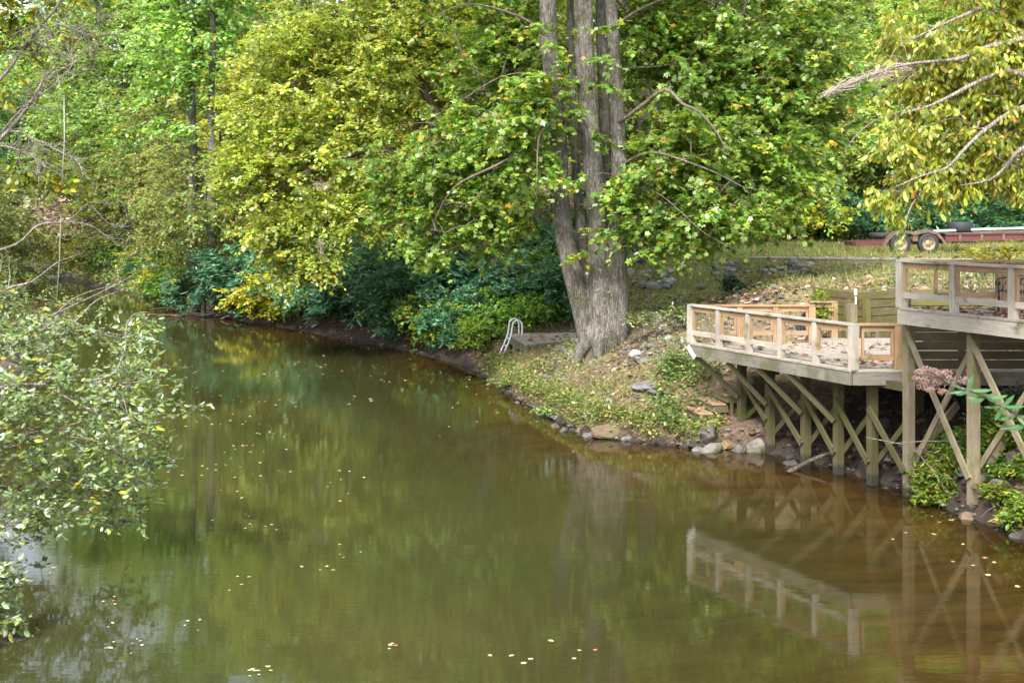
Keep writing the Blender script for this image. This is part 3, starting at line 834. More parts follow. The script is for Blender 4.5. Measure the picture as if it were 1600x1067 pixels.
# --- shrubs along the water --------------------------------------------------
GS = "shrubs along the wooded bank"
LS_ = {'rhodo': "rounded blue green rhododendron at the foot of the wooded bank", 'rhodo2': "dark low rhododendron at the foot of the wooded bank",
       'fern': "bright green leafy bush at the foot of the wooded bank", 'yel': "yellow green bush at the foot of the wooded bank",
       'deadbrush': "fallen tan dead brush on the bank before the far bend",
       'twiggy': "brown twiggy bush with few leaves at the foot of the wooded bank"}
def shoreat(y, off):
    x = np.interp(y, RS[:, 1], RS[:, 0]); return x + off
rs = random.Random(3)
for i in range(14):
    y = rs.uniform(88, 116); x = np.interp(y, LS[:, 1], LS[:, 0]) - rs.uniform(2.5, 9)
    k = rs.choice(['fern', 'yel', 'rhodo2', 'twiggy'])
    plant(k, x, y, s=rs.uniform(1.3, 2.2), label={'fern': "bright green bush on the left bank upstream", 'yel': "yellow green bush on the left bank upstream", 'rhodo2': "dark low shrub on the left bank upstream", 'twiggy': "brown twiggy bush on the left bank upstream"}[k], group="shrubs on the left bank upstream")
for (u, d, sc_) in [(15, 112, .9), (45, 117, .8), (-20, 108, .9)]:
    plant('hemlock', (u - HU) / F * d, d, s=sc_, label="dark hemlock at the far left where the river bends away", group="dark hemlocks at the far left")
big = [(352, 60.5, 'rhodo', 1.7), (392, 60, 'rhodo', 1.8), (425, 57.5, 'yel', 1.5), (465, 56, 'yel', 1.5), (300, 64.5, 'rhodo2', 1.5), (520, 54, 'rhodo2', 1.7), (560, 52, 'rhodo', 1.5),
       (600, 50.5, 'rhodo2', 1.7), (640, 48.5, 'fern', 1.3), (672, 47, 'rhodo2', 1.4), (700, 45.5, 'fern', 1.3), (735, 44.5, 'rhodo', 1.1), (770, 44, 'fern', 1.1), (690, 49, 'rhodo2', 1.8), (745, 47, 'rhodo2', 1.7), (800, 45, 'rhodo', 1.2), (840, 45.5, 'fern', 1.2), (865, 44.5, 'rhodo2', 1.1),
       (560, 57, 'rhodo2', 1.9), (620, 54, 'rhodo', 1.7), (655, 52, 'rhodo2', 1.7), (800, 49.5, 'rhodo2', 1.7), (850, 49, 'rhodo2', 1.6), (490, 60, 'rhodo2', 1.8), (275, 68, 'fern', 1.4), (245, 72, 'yel', 1.4), (215, 77, 'fern', 1.5), (190, 83, 'yel', 1.5), (160, 90, 'fern', 1.8), (130, 99, 'yel', 1.6), (110, 106, 'yel', 1.8)]
big += [(885, 46.5, 'fern', 1.0), (905, 48, 'rhodo2', 1.2), (870, 43.6, 'rhodo', .75), (925, 50, 'fern', 1.2), (830, 43.2, 'fern', .8), (960, 54, 'rhodo2', 1.3), (895, 43.5, 'fern', .6), (738, 42.9, 'fern', .75), (716, 43.8, 'rhodo2', .9), (757, 42.6, 'fern', .6), (690, 44.6, 'yel', .8), (610, 58, 'fern', 1.5), (75, 112, 'deadbrush', 3.6), (105, 106, 'deadbrush', 3.2), (50, 116, 'deadbrush', 3.4), (90, 116, 'deadbrush', 3.6)]
for u, d, k, s in big:
    x = (u - HU) / F * d
    if sR(x, d) < .8 or not onland(x, d): x = shoreat(d, .9)
    if d > 75: x = max(x, shoreat(d, 3.0))
    plant(k, x, d, s=s, label=LS_[k], group=GS)
for i in range(64):
    y = rs.uniform(46, 104); off = rs.uniform(2, 15); x = shoreat(y, off)
    if not slope_ok(x, y) and sR(x, y) > 3.2: continue
    k = rs.choice(['twiggy', 'fern', 'yel', 'rhodo2', 'twiggy', 'rhodo2'])
    plant(k, x, y, s=rs.uniform(.9, 1.7), label=LS_[k].replace("at the foot of", "higher up on").replace("leaves on the", "leaves higher up on the"), group="shrubs higher up on the wooded bank")
for i in range(34):
    y = rs.uniform(60, 66); x = rs.uniform(5.5, 30)
    k = rs.choice(['rhodo2', 'fern', 'rhodo2', 'yel', 'rhodo'])
    if 9 < x < 30 and y < 61: y += 2
    plant(k, x, y, s=rs.uniform(1.0, 1.8), label={'rhodo2': "dark low shrub at the edge of the wood behind the lawn", 'fern': "bright green bush at the edge of the wood behind the lawn", 'yel': "yellow green bush at the edge of the wood behind the lawn", 'rhodo': "blue green shrub at the edge of the wood behind the lawn"}[k], group="shrubs at the edge of the wood behind the lawn")

# ------------------------------------------------------------------ multi stemmed tree
rng = np.random.default_rng(401)
D0 = 34.0
def P(*uvd): return V([at(*q) for q in uvd])
base = at(940, 545, D0); gbase = gz(base[0], base[1])
PX = D0 / F
stem = [
    (P((928, 560, D0), (911, 490, D0), (891, 410, D0 + .1), (876, 330, D0 + .1), (872, 230, D0 + .1), (864, 130, D0), (857, 40, D0), (853, -120, D0), (848, -420, D0 - .5), (838, -700, D0 - 1)), V([19, 16.5, 15.5, 15, 15, 14, 13.5, 12, 9, 4]) * PX),
    (P((940, 560, D0 + .3), (921, 450, D0 + .6), (905, 330, D0 + 1.1), (898, 220, D0 + 1.3), (893, 110, D0 + 1.4), (891, 0, D0 + 1.5), (894, -200, D0 + .7), (890, -450, D0 + 1)), V([16, 12, 8, 7, 6.5, 6, 5, 3]) * PX),
    (P((943, 562, D0 - .1), (941, 480, D0 - .1), (936, 400, D0), (931, 310, D0), (922, 210, D0), (915, 110, D0), (912, 20, D0), (908, -150, D0), (902, -450, D0 + .3), (905, -800, D0 + .6)), V([24, 21, 17, 15.5, 15.5, 15, 14.5, 12, 10, 4]) * PX),
    (P((952, 560, D0 + .4), (950, 420, D0 + .7), (947, 300, D0 + 1.0), (944, 180, D0 + 1.2), (940, 60, D0 + 1.3), (937, -100, D0 + 1.4), (945, -400, D0 + 1.6)), V([16, 13, 9.5, 9, 9, 7.5, 4]) * PX),
    (P((960, 560, D0 - .1), (964, 480, D0 - .15), (965, 400, D0 - .1), (967, 320, D0), (967, 230, D0), (962, 130, D0), (957, 40, D0), (948, -120, D0), (962, -420, D0 - .4), (985, -750, D0 - 1)), V([21, 17, 14.5, 13.5, 12, 10.5, 9.5, 9, 7, 3]) * PX),
]
limbs = [
    (P((908, 145, D0), (893, 140, D0 - .4), (873, 153, D0 - .8), (858, 185, D0 - 1.2), (848, 230, D0 - 1.5), (838, 300, D0 - 1.8)), V([6, 5.5, 5, 4, 3, 1.2]) * PX * .5),
    (P((960, 195, D0), (985, 180, D0 - .5), (1010, 163, D0 - .9), (1040, 157, D0 - 1.3), (1070, 168, D0 - 1.7), (1090, 185, D0 - 2), (1110, 212, D0 - 2.2), (1140, 250, D0 - 2.3)), V([7, 6.5, 6, 5.5, 4.5, 3.5, 3, 1.2]) * PX * .5),
    (P((966, 262, D0), (990, 248, D0 - .5), (1020, 238, D0 - .9), (1060, 240, D0 - 1.3), (1110, 265, D0 - 1.6), (1160, 300, D0 - 2)), V([6, 5, 4.5, 3.5, 2.5, 1]) * PX * .5),
    (P((968, 240, D0), (1010, 290, D0 - .8), (1050, 330, D0 - 1.4), (1100, 370, D0 - 1.8), (1150, 385, D0 - 2.1)), V([3.5, 2.5, 2, 1.6, .8]) * PX * .5),
    (P((868, 130, D0), (830, 110, D0 + .3), (780, 120, D0 + .6), (720, 150, D0 + 1), (660, 200, D0 + 1)), V([7, 6, 5, 3.5, 1.5]) * PX * .3),
    (P((876, 240, D0), (830, 235, D0 - .4), (780, 255, D0 - .6), (720, 300, D0 - .5), (670, 350, D0)), V([6, 5, 4, 3, 1.2]) * PX * .5),
    (P((945, 60, D0), (1000, 20, D0 + .3), (1070, 0, D0 + .8), (1150, 10, D0 + 1), (1230, 50, D0 + 1)), V([8, 7, 6, 4, 1.5]) * PX * .3),
    (P((955, 110, D0), (1030, 90, D0 + 1.2), (1120, 100, D0 + 2), (1210, 150, D0 + 2.4), (1260, 220, D0 + 2.4)), V([7, 6, 5, 3.5, 1.5]) * PX * .3),
    (P((862, 60, D0), (800, 20, D0 - .3), (730, 10, D0), (650, 40, D0 + .5)), V([8, 6, 4, 2]) * PX * .3),
]
tree = empty("multi_stem_tree", (base[0], base[1], gbase), "big grey tree with five stems rising from one foot on the stony bank", "tree")
mb = MB()
for a, r in stem: mb.tube(smooth_path(a, 4), smooth_rad(r, len(a), 4), 14)
# flared foot
for k in range(9):
    a = k * 2 * PI / 9 + .2
    c = V([base[0] + .05, base[1], gbase])
    mb.tube(smooth_path([c + V([.25 * math.cos(a), .25 * math.sin(a), 1.0]), c + V([.42 * math.cos(a), .40 * math.sin(a), .4]), c + V([(.52 + .12 * (k % 3)) * math.cos(a), .52 * math.sin(a), .02]), c + V([(.68 + .15 * (k % 2)) * math.cos(a), .6 * math.sin(a), -.3])], 3), smooth_rad([.17, .2, .15, .08], 4, 3), 8)
tk = put(mb, 'trunk', M['bark'], tree)
rm = tk.modifiers.new("fuse", 'REMESH'); rm.mode = 'VOXEL'; rm.voxel_size = .03; rm.use_smooth_shade = True
limbs = [(np.concatenate([a[:1], a[1:] + np.random.default_rng(77 + i).normal(0, .11, a[1:].shape)]), r) for i, (a, r) in enumerate(limbs)]
for a, r in limbs:
    put(MB().tube(smooth_path(a, 4), smooth_rad(r, len(a), 4), 8), 'limb', M['twig'], tree)
def pblob(u, v, d, ru, rv, rd, w=None):
    c = at(u, v, d); k = d / F
    b = [c[0], c[1], c[2], ru * k, rd, rv * k]
    return tuple(b + [(w or 1) * ru * rv * (.55 if v < -50 or u < -40 or u > 1660 else 1)])
blobs = [pblob(1130, 130, 36, 150, 110, 2.2), pblob(1080, 240, 34, 110, 75, 1.6), pblob(1190, 250, 34.5, 90, 100, 1.8), pblob(1130, 330, 33, 110, 45, 1.2), pblob(1230, 60, 36, 120, 90, 2.2),
         pblob(1030, 40, 36.5, 110, 90, 2), pblob(1270, 180, 36, 60, 110, 1.6), pblob(1040, 350, 33, 60, 40, .8),
         pblob(800, 60, 36, 90, 90, 2), pblob(760, 180, 36, 90, 80, 1.8), pblob(700, 260, 35.5, 110, 70, 1.6), pblob(780, 320, 35, 70, 70, 1.2), pblob(680, 360, 35, 60, 50, 1.0), pblob(640, 280, 36, 60, 60, 1.4), pblob(825, 200, 33, 36, 120, .6, .7), pblob(885, 140, 33, 60, 130, .35, .06), pblob(890, 330, 33, 60, 100, .35, .04), pblob(960, 60, 33.2, 50, 80, .4, .14), pblob(990, 300, 33, 40, 80, .4, .35),
         pblob(900, -250, 35, 260, 170, 4.5), pblob(1150, -150, 36, 200, 140, 3.5), pblob(700, -150, 36, 180, 130, 3.5), pblob(950, -550, 35, 300, 200, 5)]
cl = blob_points(blobs, 2400, rng, 2.4)
tw, od = grow(stem + limbs, cl, rng, rtip=.007, rmax=.05, spacing=.4, lift=.12)
mb = MB()
for q, r in tw: mb.tube(q, r, 4, cap=False)
PAL_S = [(1, G1), (5, (.13, .245, .038)), (5, (.19, .295, .05)), (1.8, (.31, .35, .05)), (.35, YE), (.15, OR), (2.2, (.34, .43, .20))]  # last, pale entry paints highlights onto some leaves
put(mb, 'twig_growth', M['twig'], tree)
cr = foliate('crown', cl, od, rng, PAL_S, M['leaf'], None, shape='lobed', size=.132, width=.95, ntw=5, nleaf=14, tl=.8, droop=.35, updown=.5)
def reparent(o, par):
    o.parent = par; n = len(o.data.vertices)
    c = np.empty(n * 3, np.float32); o.data.vertices.foreach_get("co", c)
    p = V(par.location)
    o.data.vertices.foreach_set("co", (c.reshape(-1, 3) - p.astype(np.float32)).ravel()); o.data.update()
    return o
reparent(cr, tree)

# ------------------------------------------------------------------ yellow green tree leaning over the river
rng = np.random.default_rng(431)
DY = 45.0
b0 = V([at(790, 430, DY)[0], DY]); g0 = gz(b0[0], b0[1])
ytree = empty("leaning_tree", (b0[0], b0[1], g0), "broad yellow green tree leaning out over the river behind the dark shrubs", "tree")
KY = DY / F
paths = [(np.concatenate([[(b0[0] + .3, b0[1], g0 - .4)], P((772, 400, DY), (755, 345, DY), (720, 260, DY - .2), (680, 180, DY - .3), (640, 80, DY), (600, -40, DY), (570, -200, DY))]), V([14, 12, 10.5, 10, 9, 8, 6, 2]) * KY),
         (P((735, 290, DY), (660, 250, DY - .8), (590, 235, DY - 1.5), (520, 250, DY - 2), (440, 290, DY - 2.2), (390, 330, DY - 2)), V([6, 5.5, 5, 4, 3, 1]) * KY),
         (P((700, 220, DY), (620, 160, DY - .5), (540, 130, DY - 1), (460, 130, DY - 1), (390, 160, DY - 1)), V([6, 5, 4, 3, 1]) * KY),
         (P((650, 100, DY), (560, 40, DY), (470, 20, DY), (400, 40, DY)), V([6, 5, 3, 1]) * KY),
         (P((745, 320, DY), (660, 330, DY - 1.2), (580, 330, DY - 1.6), (510, 350, DY - 2), (450, 400, DY - 2)), V([5, 4.5, 3.5, 2.5, 1]) * KY),
         (P((700, 220, DY), (760, 120, DY + .5), (800, 20, DY + 1), (820, -100, DY + 1)), V([6, 5, 4, 2]) * KY)]
blobs = [pblob(610, 50, DY, 130, 80, 2.6), pblob(480, 70, DY, 110, 70, 2.2), pblob(430, 160, DY - 1, 85, 60, 1.8), pblob(560, 160, DY - 1, 120, 60, 2), pblob(470, 240, DY - 1.5, 120, 60, 1.8), pblob(395, 270, DY - 2, 60, 50, 1.2),
         pblob(430, 340, DY - 2, 70, 45, 1.2), pblob(540, 330, DY - 2, 100, 50, 1.3), pblob(470, 400, DY - 2, 70, 45, 1.2), pblob(600, 260, DY - 1.5, 90, 50, 1.5), pblob(720, 60, DY, 100, 90, 2.2), pblob(580, -120, DY, 220, 110, 3.5), pblob(780, -60, DY + 1, 140, 110, 3), pblob(560, -300, DY, 180, 120, 3.5)]
cl = blob_points(blobs, 1850, rng, 2.3)
tw, od = grow(paths, cl, rng, rtip=.008, rmax=.07, spacing=.5, lift=.08)
mb = MB()
for a, r in paths: mb.tube(smooth_path(a, 3), smooth_rad(r, len(a), 3), 8)
for q, r in tw: mb.tube(q, r, 4, cap=False)
put(mb, 'trunk', M['darkbark'], ytree)
reparent(foliate('crown', cl, od, rng, [(3, (.20, .30, .045)), (6, (.29, .37, .06)), (3.5, (.41, .44, .07)), (.8, YE), (.15, OR), (2.4, (.46, .50, .25))], M['leaf'], None, shape='oval', size=.125, width=.70, ntw=5, nleaf=15, tl=.85, droop=.3, updown=.5), ytree)  # palest entry stands in for highlights on the leaves
# pale dead leaf tangles of old web nests in it
def web(name, parent, a, b, r, n, rng, mat=None):
    """tangled bag of silk drawn round a branch from a to b"""
    mb = MB()
    for i in range(n):
        t = np.sort(rng.uniform(-.05, 1.05, 4)); q = a + (b - a) * t[:, None] + rng.normal(0, r * .62, (4, 3)) * (1.1 - 1.1 * np.abs(t - .45))[:, None]
        mb.tube(smooth_path(q, 3), rng.uniform(.001, .0045), 3, cap=False)
    return put(mb, name, mat or M['web'], parent)
web('web_nest', ytree, at(488, 288, DY - 2.4), at(518, 292, DY - 2.4), .16, 40, rng)
web('web_nest', ytree, at(505, 398, DY - 3), at(497, 372, DY - 3), .12, 25, rng)

# ------------------------------------------------------------------ dark old tree on the lawn edge
rng = np.random.default_rng(451)
x, y = at(1010, 400, 50)[:2]; g = gz(x, y)
paths = [(V([(x, y, g - .4), (x + .02, y, g + .4), (x, y, g + 2), (x + .05, y, g + 5), (x + .1, y, g + 9), (x, y, g + 14), (x - .2, y, g + 19)]), [.62, .46, .42, .40, .36, .26, .06]),
         (V([(x, y, g + 7), (x + 1.5, y - .6, g + 9), (x + 4, y - 1, g + 10)]), [.16, .12, .05]), (V([(x, y, g + 9), (x - 2, y - .5, g + 11), (x - 4, y, g + 12)]), [.16, .12, .05])]
old = empty("dark_trunk_tree", (x, y, g), "thick dark trunked tree on the lawn edge behind the multi stemmed tree", "tree")
blobs = [(x + 3.5, y - .5, g + 10, 3, 2.2, 2), (x - 3.5, y, g + 11.5, 3, 2.5, 2), (x, y, g + 15, 4, 3.5, 3), (x + 1, y, g + 19, 3, 3, 2), (x + 6, y + 1, g + 7.5, 2.4, 2, 1.6), (x + 3, y + 1, g + 5.5, 2.2, 1.6, 1.0)]
cl = blob_points(blobs, 420, rng, 2.2); tw, od = grow(paths, cl, rng, rmax=.1)
mb = MB()
for a, r in paths: mb.tube(smooth_path(a, 3), smooth_rad(r, len(a), 3), 12)
for q, r in tw: mb.tube(q, r, 4, cap=False)
put(mb, 'trunk', M['darkbark'], old)
reparent(foliate('crown', cl, od, rng, PAL_G, M['leaf'], None, shape='lobed', size=.2, width=.9, ntw=5, nleaf=9, tl=.9), old)

# ------------------------------------------------------------------ yellow leaved tree hanging in from the right
rng = np.random.default_rng(461)
DR = 18.5
x, y = 10.6, 18.5; g = gz(x, y)
rtree = empty("overhanging_tree", (x, y, g), "yellow leaved tree hanging its boughs in over the right deck", "tree")
KR = DR / F
paths = [(V([(x, y, g - .4), (x, y, g + 1.5), (x - .1, y, g + 4), (x - .3, y, g + 7), (x - .5, y, g + 10)]), [.32, .25, .22, .15, .05]),
         (np.concatenate([[(x - .1, y, g + 4)], P((1700, 120, DR), (1620, 122, DR), (1575, 112, DR), (1535, 125, DR - .1), (1490, 148, DR - .2), (1455, 165, DR - .3), (1410, 178, DR - .3))]), V([12, 9, 6.5, 5, 4, 3, 2, 1]) * KR * .8),
         (np.concatenate([[(x - .1, y, g + 3)], P((1700, 150, DR), (1610, 165, DR), (1560, 188, DR), (1515, 225, DR), (1480, 262, DR), (1440, 275, DR), (1400, 292, DR))]), V([12, 8, 5, 4, 3, 2, 1.6, .8]) * KR * .8),
         (np.concatenate([[(x - .1, y, g + 3.2)], P((1680, 200, DR), (1600, 230, DR), (1570, 262, DR), (1545, 282, DR), (1500, 290, DR))]), V([10, 6, 4, 3, 2, .8]) * KR * .8),
         (np.concatenate([[(x - .3, y, g + 5)], P((1700, 20, DR), (1600, 60, DR), (1540, 75, DR), (1500, 92, DR), (1440, 98, DR), (1400, 105, DR - .1), (1345, 125, DR - .1), (1305, 142, DR - .1), (1275, 157, DR - .1))]), V([12, 9, 5, 4, 3.4, 2.4, 1.8, 1.3, 1, .6]) * KR * .8),
         (np.concatenate([[(x - .3, y, g + 6)], P((1720, -80, DR), (1620, -30, DR), (1540, 10, DR), (1470, 40, DR), (1410, 70, DR))]), V([12, 9, 5, 4, 2, .8]) * KR * .8),
         (P((1480, 262, DR), (1440, 300, DR), (1420, 330, DR), (1412, 365, DR)), V([2, 1.6, 1.2, .7]) * KR * .8),
         (P((1400, 178, DR), (1365, 190, DR), (1335, 215, DR), (1318, 240, DR)), V([1.2, 1, .8, .5]) * KR * .8)]
paths = [paths[0]] + [(np.where(np.arange(len(a))[:, None] > 1, a * (1 - .035), a) + np.where(np.arange(len(a))[:, None] > 1, V([0, 0, EYE * .035]), 0), r * 1.15) for a, r in paths[1:]]     # boughs run on the near side of the leaves
blobs = [pblob(1560, 40, DR, 60, 50, .8), pblob(1490, 90, DR, 70, 45, .8), pblob(1550, 140, DR, 70, 45, .8), pblob(1470, 180, DR, 60, 40, .6), pblob(1550, 220, DR, 60, 40, .7), pblob(1480, 250, DR, 70, 35, .6), pblob(1435, 280, DR, 45, 24, .4), pblob(1520, 272, DR, 60, 26, .6),
         pblob(1385, 308, DR, 35, 14, .3), pblob(1412, 338, DR, 6, 26, .08, 1.2), pblob(1590, 268, DR, 40, 26, .5), pblob(1420, 60, DR, 45, 40, .6), pblob(1620, 100, DR, 80, 120, 1), pblob(1430, 130, DR, 40, 30, .4), pblob(1400, 215, DR, 35, 30, .4), pblob(1560, -60, DR, 150, 70, 1.2), pblob(1750, 0, DR, 200, 250, 1.6)]
cl = blob_points(blobs, 1500, rng, 2.2)
tw, od = grow(paths, cl, rng, rtip=.004, rmax=.03, spacing=.25, lift=.05, power=.4)
mb = MB()
for a, r in paths: mb.tube(smooth_path(a, 3), smooth_rad(r, len(a), 3), 8)
for q, r in tw: mb.tube(q, r, 4, cap=False)
put(mb, 'trunk', M['greytwig'], rtree)
reparent(foliate('crown', cl, od, rng, [(4, G3), (5, (.28, .33, .05)), (4, (.42, .41, .06)), (1.4, (.54, .45, .09)), (.25, OR), (1.2, (.36, .40, .18))], M['leaf'], None, shape='oval', size=.092, width=.46, ntw=5, nleaf=7, tl=.33, droop=.35, hang=1.0, updown=.6), rtree)
web('web_nest', rtree, at(1425, 100, DR - .15), at(1360, 122, DR - .15), .19, 46, rng)
web('web_nest', rtree, at(1365, 112, DR - .1), at(1280, 152, DR - .1), .085, 34, rng)

# ------------------------------------------------------------------ bare branched tree on the left
rng = np.random.default_rng(471)
DL = 27.0; KL = DL / F
x, y = -13.5, 27.0; g = gz(x, y)
bare = empty("bare_branch_tree", (x, y, g), "half dead tree with bare grey branches reaching in from the left bank", "tree")
paths = [(V([(x, y, g - .4), (x + .1, y, g + 2), (x + .4, y, g + 4.5), (x + .6, y, g + 8), (x + .8, y, g + 11)]), [.28, .22, .18, .12, .05]),
         (np.concatenate([[(x + .3, y, g + 3)], P((-90, 300, DL), (0, 218, DL), (45, 165, DL), (62, 135, DL), (80, 110, DL), (105, 106, DL))]), V([10, 8, 6.5, 5, 4, 3, 2]) * KL * .52),
         (np.concatenate([[(x + .3, y, g + 4)], P((-80, 200, DL), (0, 125, DL), (30, 85, DL), (55, 50, DL), (80, 22, DL), (95, 0, DL), (120, -60, DL))]), V([11, 9, 6, 5, 4.5, 4, 3.5, 1]) * KL * .52),
         (P((0, 210, DL), (30, 175, DL - .2), (70, 145, DL - .3), (108, 108, DL - .4), (114, 95, DL - .4), (105, 75, DL - .4)), V([3, 2.4, 2, 1.5, 1, .5]) * KL * .52),
         (P((60, 150, DL), (110, 118, DL + .2), (140, 98, DL + .3), (155, 70, DL + .3), (155, 40, DL + .3), (148, 5, DL + .3)), V([2.4, 2, 1.7, 1.4, 1, .5]) * KL * .52),
         (P((-30, 225, DL), (20, 205, DL), (60, 220, DL), (95, 238, DL), (130, 255, DL)), V([3.5, 3, 2.4, 1.8, .7]) * KL * .52),
         (P((-30, 95, DL), (20, 55, DL), (65, 40, DL), (100, 40, DL), (145, 57, DL), (180, 50, DL)), V([3.6, 3, 2.4, 2, 1.5, .7]) * KL * .52),
         (P((-20, 80, DL), (30, 74, DL), (60, 60, DL), (90, 55, DL)), V([2.5, 2, 1.5, .7]) * KL * .52),
         (P((-60, 240, DL), (0, 228, DL), (40, 240, DL), (75, 258, DL)), V([3, 2.4, 1.6, .6]) * KL * .52)]
mb = MB()
for a, r in paths: mb.tube(smooth_path(a, 4), smooth_rad(r, len(a), 4), 7)
# fine bare twigs
for a, r in paths[1:]:
    q = smooth_path(a, 6)
    for k in range(24):
        i = rng.integers(len(q) // 4, len(q) - 1); p0 = q[i]; d = unit(q[i + 1] - q[i]) * .8 + rng.normal(0, .6, 3); d = unit(d); L = rng.uniform(.25, 1.0)
        c = [p0]
        for j in range(4): d = unit(d + rng.normal(0, .25, 3)); c.append(c[-1] + d * L / 4)
        mb.tube(V(c), np.linspace(.011, .003, 5), 4, cap=False)
        for e in range(2):
            p1 = c[rng.integers(1, 4)]; d2 = unit(d + rng.normal(0, .7, 3)); mb.tube([p1, p1 + d2 * L * .25 + rng.normal(0, .03, 3), p1 + d2 * L * .5], [.006, .004, .002], 3, cap=False)
bare_mb = mb
blobs = [pblob(30, 25, DL + .5, 60, 50, .7), pblob(-40, 0, DL, 90, 80, 1.2), pblob(85, 60, DL, 20, 20, .3), pblob(60, 270, DL + .6, 60, 35, .5), pblob(110, 300, DL + .8, 35, 22, .3), pblob(10, 130, DL, 30, 25, .3), pblob(60, -80, DL, 160, 70, 1.6)]
cl = blob_points(blobs, 150, rng, 2.2); tw, od = grow(paths, cl, rng, rtip=.004, rmax=.02, spacing=.3)
for q, r in tw: bare_mb.tube(q, r, 4, cap=False)
put(bare_mb, 'trunk', M['greytwig'], bare)
reparent(foliate('crown', cl, od, rng, [(2, G2), (3, G3), (4, YG), (1, YE), (1, PALE_GLINT)], M['leaf'], None, shape='oval', size=.13, width=.6, ntw=5, nleaf=7, tl=.45, droop=.4), bare)

# dead branch reaching over the water lower down
rng = np.random.default_rng(481); DB = 30.0; KB = DB / F
x, y = -14.2, 30.0; g = gz(x, y)
snag = empty("dead_branch_tree", (x, y, g), "dead pale sapling arching out from the left bank under the bare tree", "tree")
mb = MB()
paths = [(np.concatenate([[(x, y, g - .3), (x + .3, y, g + .9)], P((-60, 420, DB), (25, 382, DB), (60, 352, DB), (105, 345, DB), (140, 318, DB), (165, 318, DB), (195, 322, DB))]), V([4, 3, 2.4, 2.1, 1.8, 1.5, 1.2, .8, .4]) * KB),
         (P((130, 325, DB), (120, 310, DB), (108, 298, DB)), V([1.5, 1, .6]) * KB), (P((100, 346, DB), (140, 352, DB), (165, 368, DB), (192, 388, DB)), V([1.6, 1.2, .9, .4]) * KB), (P((140, 318, DB), (165, 345, DB), (185, 358, DB)), V([1.2, .8, .4]) * KB)]
for a, r in paths: mb.tube(smooth_path(a, 4), smooth_rad(r, len(a), 4), 7)
for k in range(26):
    a = smooth_path(paths[rng.integers(0, 4)][0], 5); i = rng.integers(len(a) // 2, len(a)); d = unit(V([.8, 0, .1]) + rng.normal(0, .5, 3)); L = rng.uniform(.2, .7)
    mb.tube([a[i], a[i] + d * L * .5 + rng.normal(0, .04, 3), a[i] + d * L], [.009, .006, .002], 4, cap=False)
put(mb, 'trunk', M['greytwig'], snag)

# ------------------------------------------------------------------ laurel bush over the water, left foreground
rng = np.random.default_rng(501)
DB = 19.0; KB = DB / F
x, y = -10.4, 18.0; g = gz(x, y)
bush = empty("laurel_bush", (x, y, g), "glossy leaved laurel bush spreading over the water from the left bank", "shrub")
def bp(*a): return np.concatenate([[(x, y, g - .2), (x + .5, y, g + .8)], P(*a)])
paths = [(bp((-80, 640, 18), (0, 605, 18), (70, 600, 18), (130, 595, 18), (185, 600, 18), (240, 590, 18), (262, 570, 18)), V([9, 8, 7, 5.5, 4.5, 3.6, 2.6, 1.6, .8]) * KB * .5),
         (bp((-60, 520, 19), (20, 540, 19), (60, 520, 19), (100, 498, 19), (150, 520, 19), (200, 530, 19)), V([9, 8, 6, 4.5, 3.6, 2.8, 1.6, .8]) * KB * .5),
         (bp((-60, 680, 18), (20, 680, 18), (90, 672, 18), (150, 690, 18), (200, 715, 18), (240, 722, 18), (262, 712, 18)), V([9, 8, 6, 4.6, 4, 3, 2.2, 1.4, .7]) * KB * .5),
         (bp((-40, 760, 18), (30, 760, 18.5), (90, 745, 18.5), (140, 755, 18.5), (190, 790, 18.5), (222, 806, 18.5)), V([8, 7, 5, 4, 3, 2.2, 1.5, .7]) * KB * .5),
         (bp((-60, 840, 18), (10, 822, 18), (70, 800, 18), (110, 790, 18)), V([8, 7, 5, 3.4, 2.2, .8]) * KB * .5),
         (P((130, 595, 18), (175, 585, 18), (195, 545, 18.2), (198, 508, 18.3), (212, 490, 18.4), (240, 488, 18.4)), V([3, 2.5, 2.2, 1.8, 1.4, .6]) * KB * .5),
         (P((185, 600, 18), (235, 622, 18), (265, 632, 18), (293, 627, 18)), V([2.6, 2, 1.5, .7]) * KB * .5),
         (P((70, 600, 18), (140, 640, 17.6), (200, 655, 17.4), (255, 660, 17.3)), V([3, 2.4, 1.8, .7]) * KB * .5),
         (P((60, 520, 19), (110, 470, 20), (160, 450, 21), (215, 440, 21)), V([3, 2.4, 1.6, .7]) * KB * .5),
         (bp((-120, 480, 20), (-40, 470, 21), (30, 460, 22)), V([7, 6, 4, 2.5, 1]) * KB * .5)]
SIL = V([(-300, 470), (40, 500), (110, 500), (180, 525), (192, 498), (212, 485), (262, 488), (258, 560), (300, 618), (300, 640), (255, 668), (268, 712), (228, 815), (150, 818), (90, 838), (0, 850), (-300, 880)])
side = []
for a, r in list(paths):
    q = smooth_path(a, 6); m_ = len(q)
    for k in range(7):
        i = int(m_ * rng.uniform(.28, .93)); d = unit(unit(q[min(i + 1, m_ - 1)] - q[i - 1]) + rng.normal(0, .55, 3) * V([.7, 1, .7])); L = rng.uniform(.5, 1.5)
        c = [q[i]]
        for e in range(5): d = unit(d + rng.normal(0, .22, 3) + V([.05, 0, .02])); c.append(c[-1] + d * L / 5)
        e_ = c[-1]; side.append((V(c), np.linspace(.010, .003, 6)))
side = [q for q in side if inside(q[0][-1:, 0] / q[0][-1:, 1] * F + HU + 14, HV + (EYE - q[0][-1:, 2]) / q[0][-1:, 1] * F - 12, SIL)[0]]
paths = paths + side
cl = []
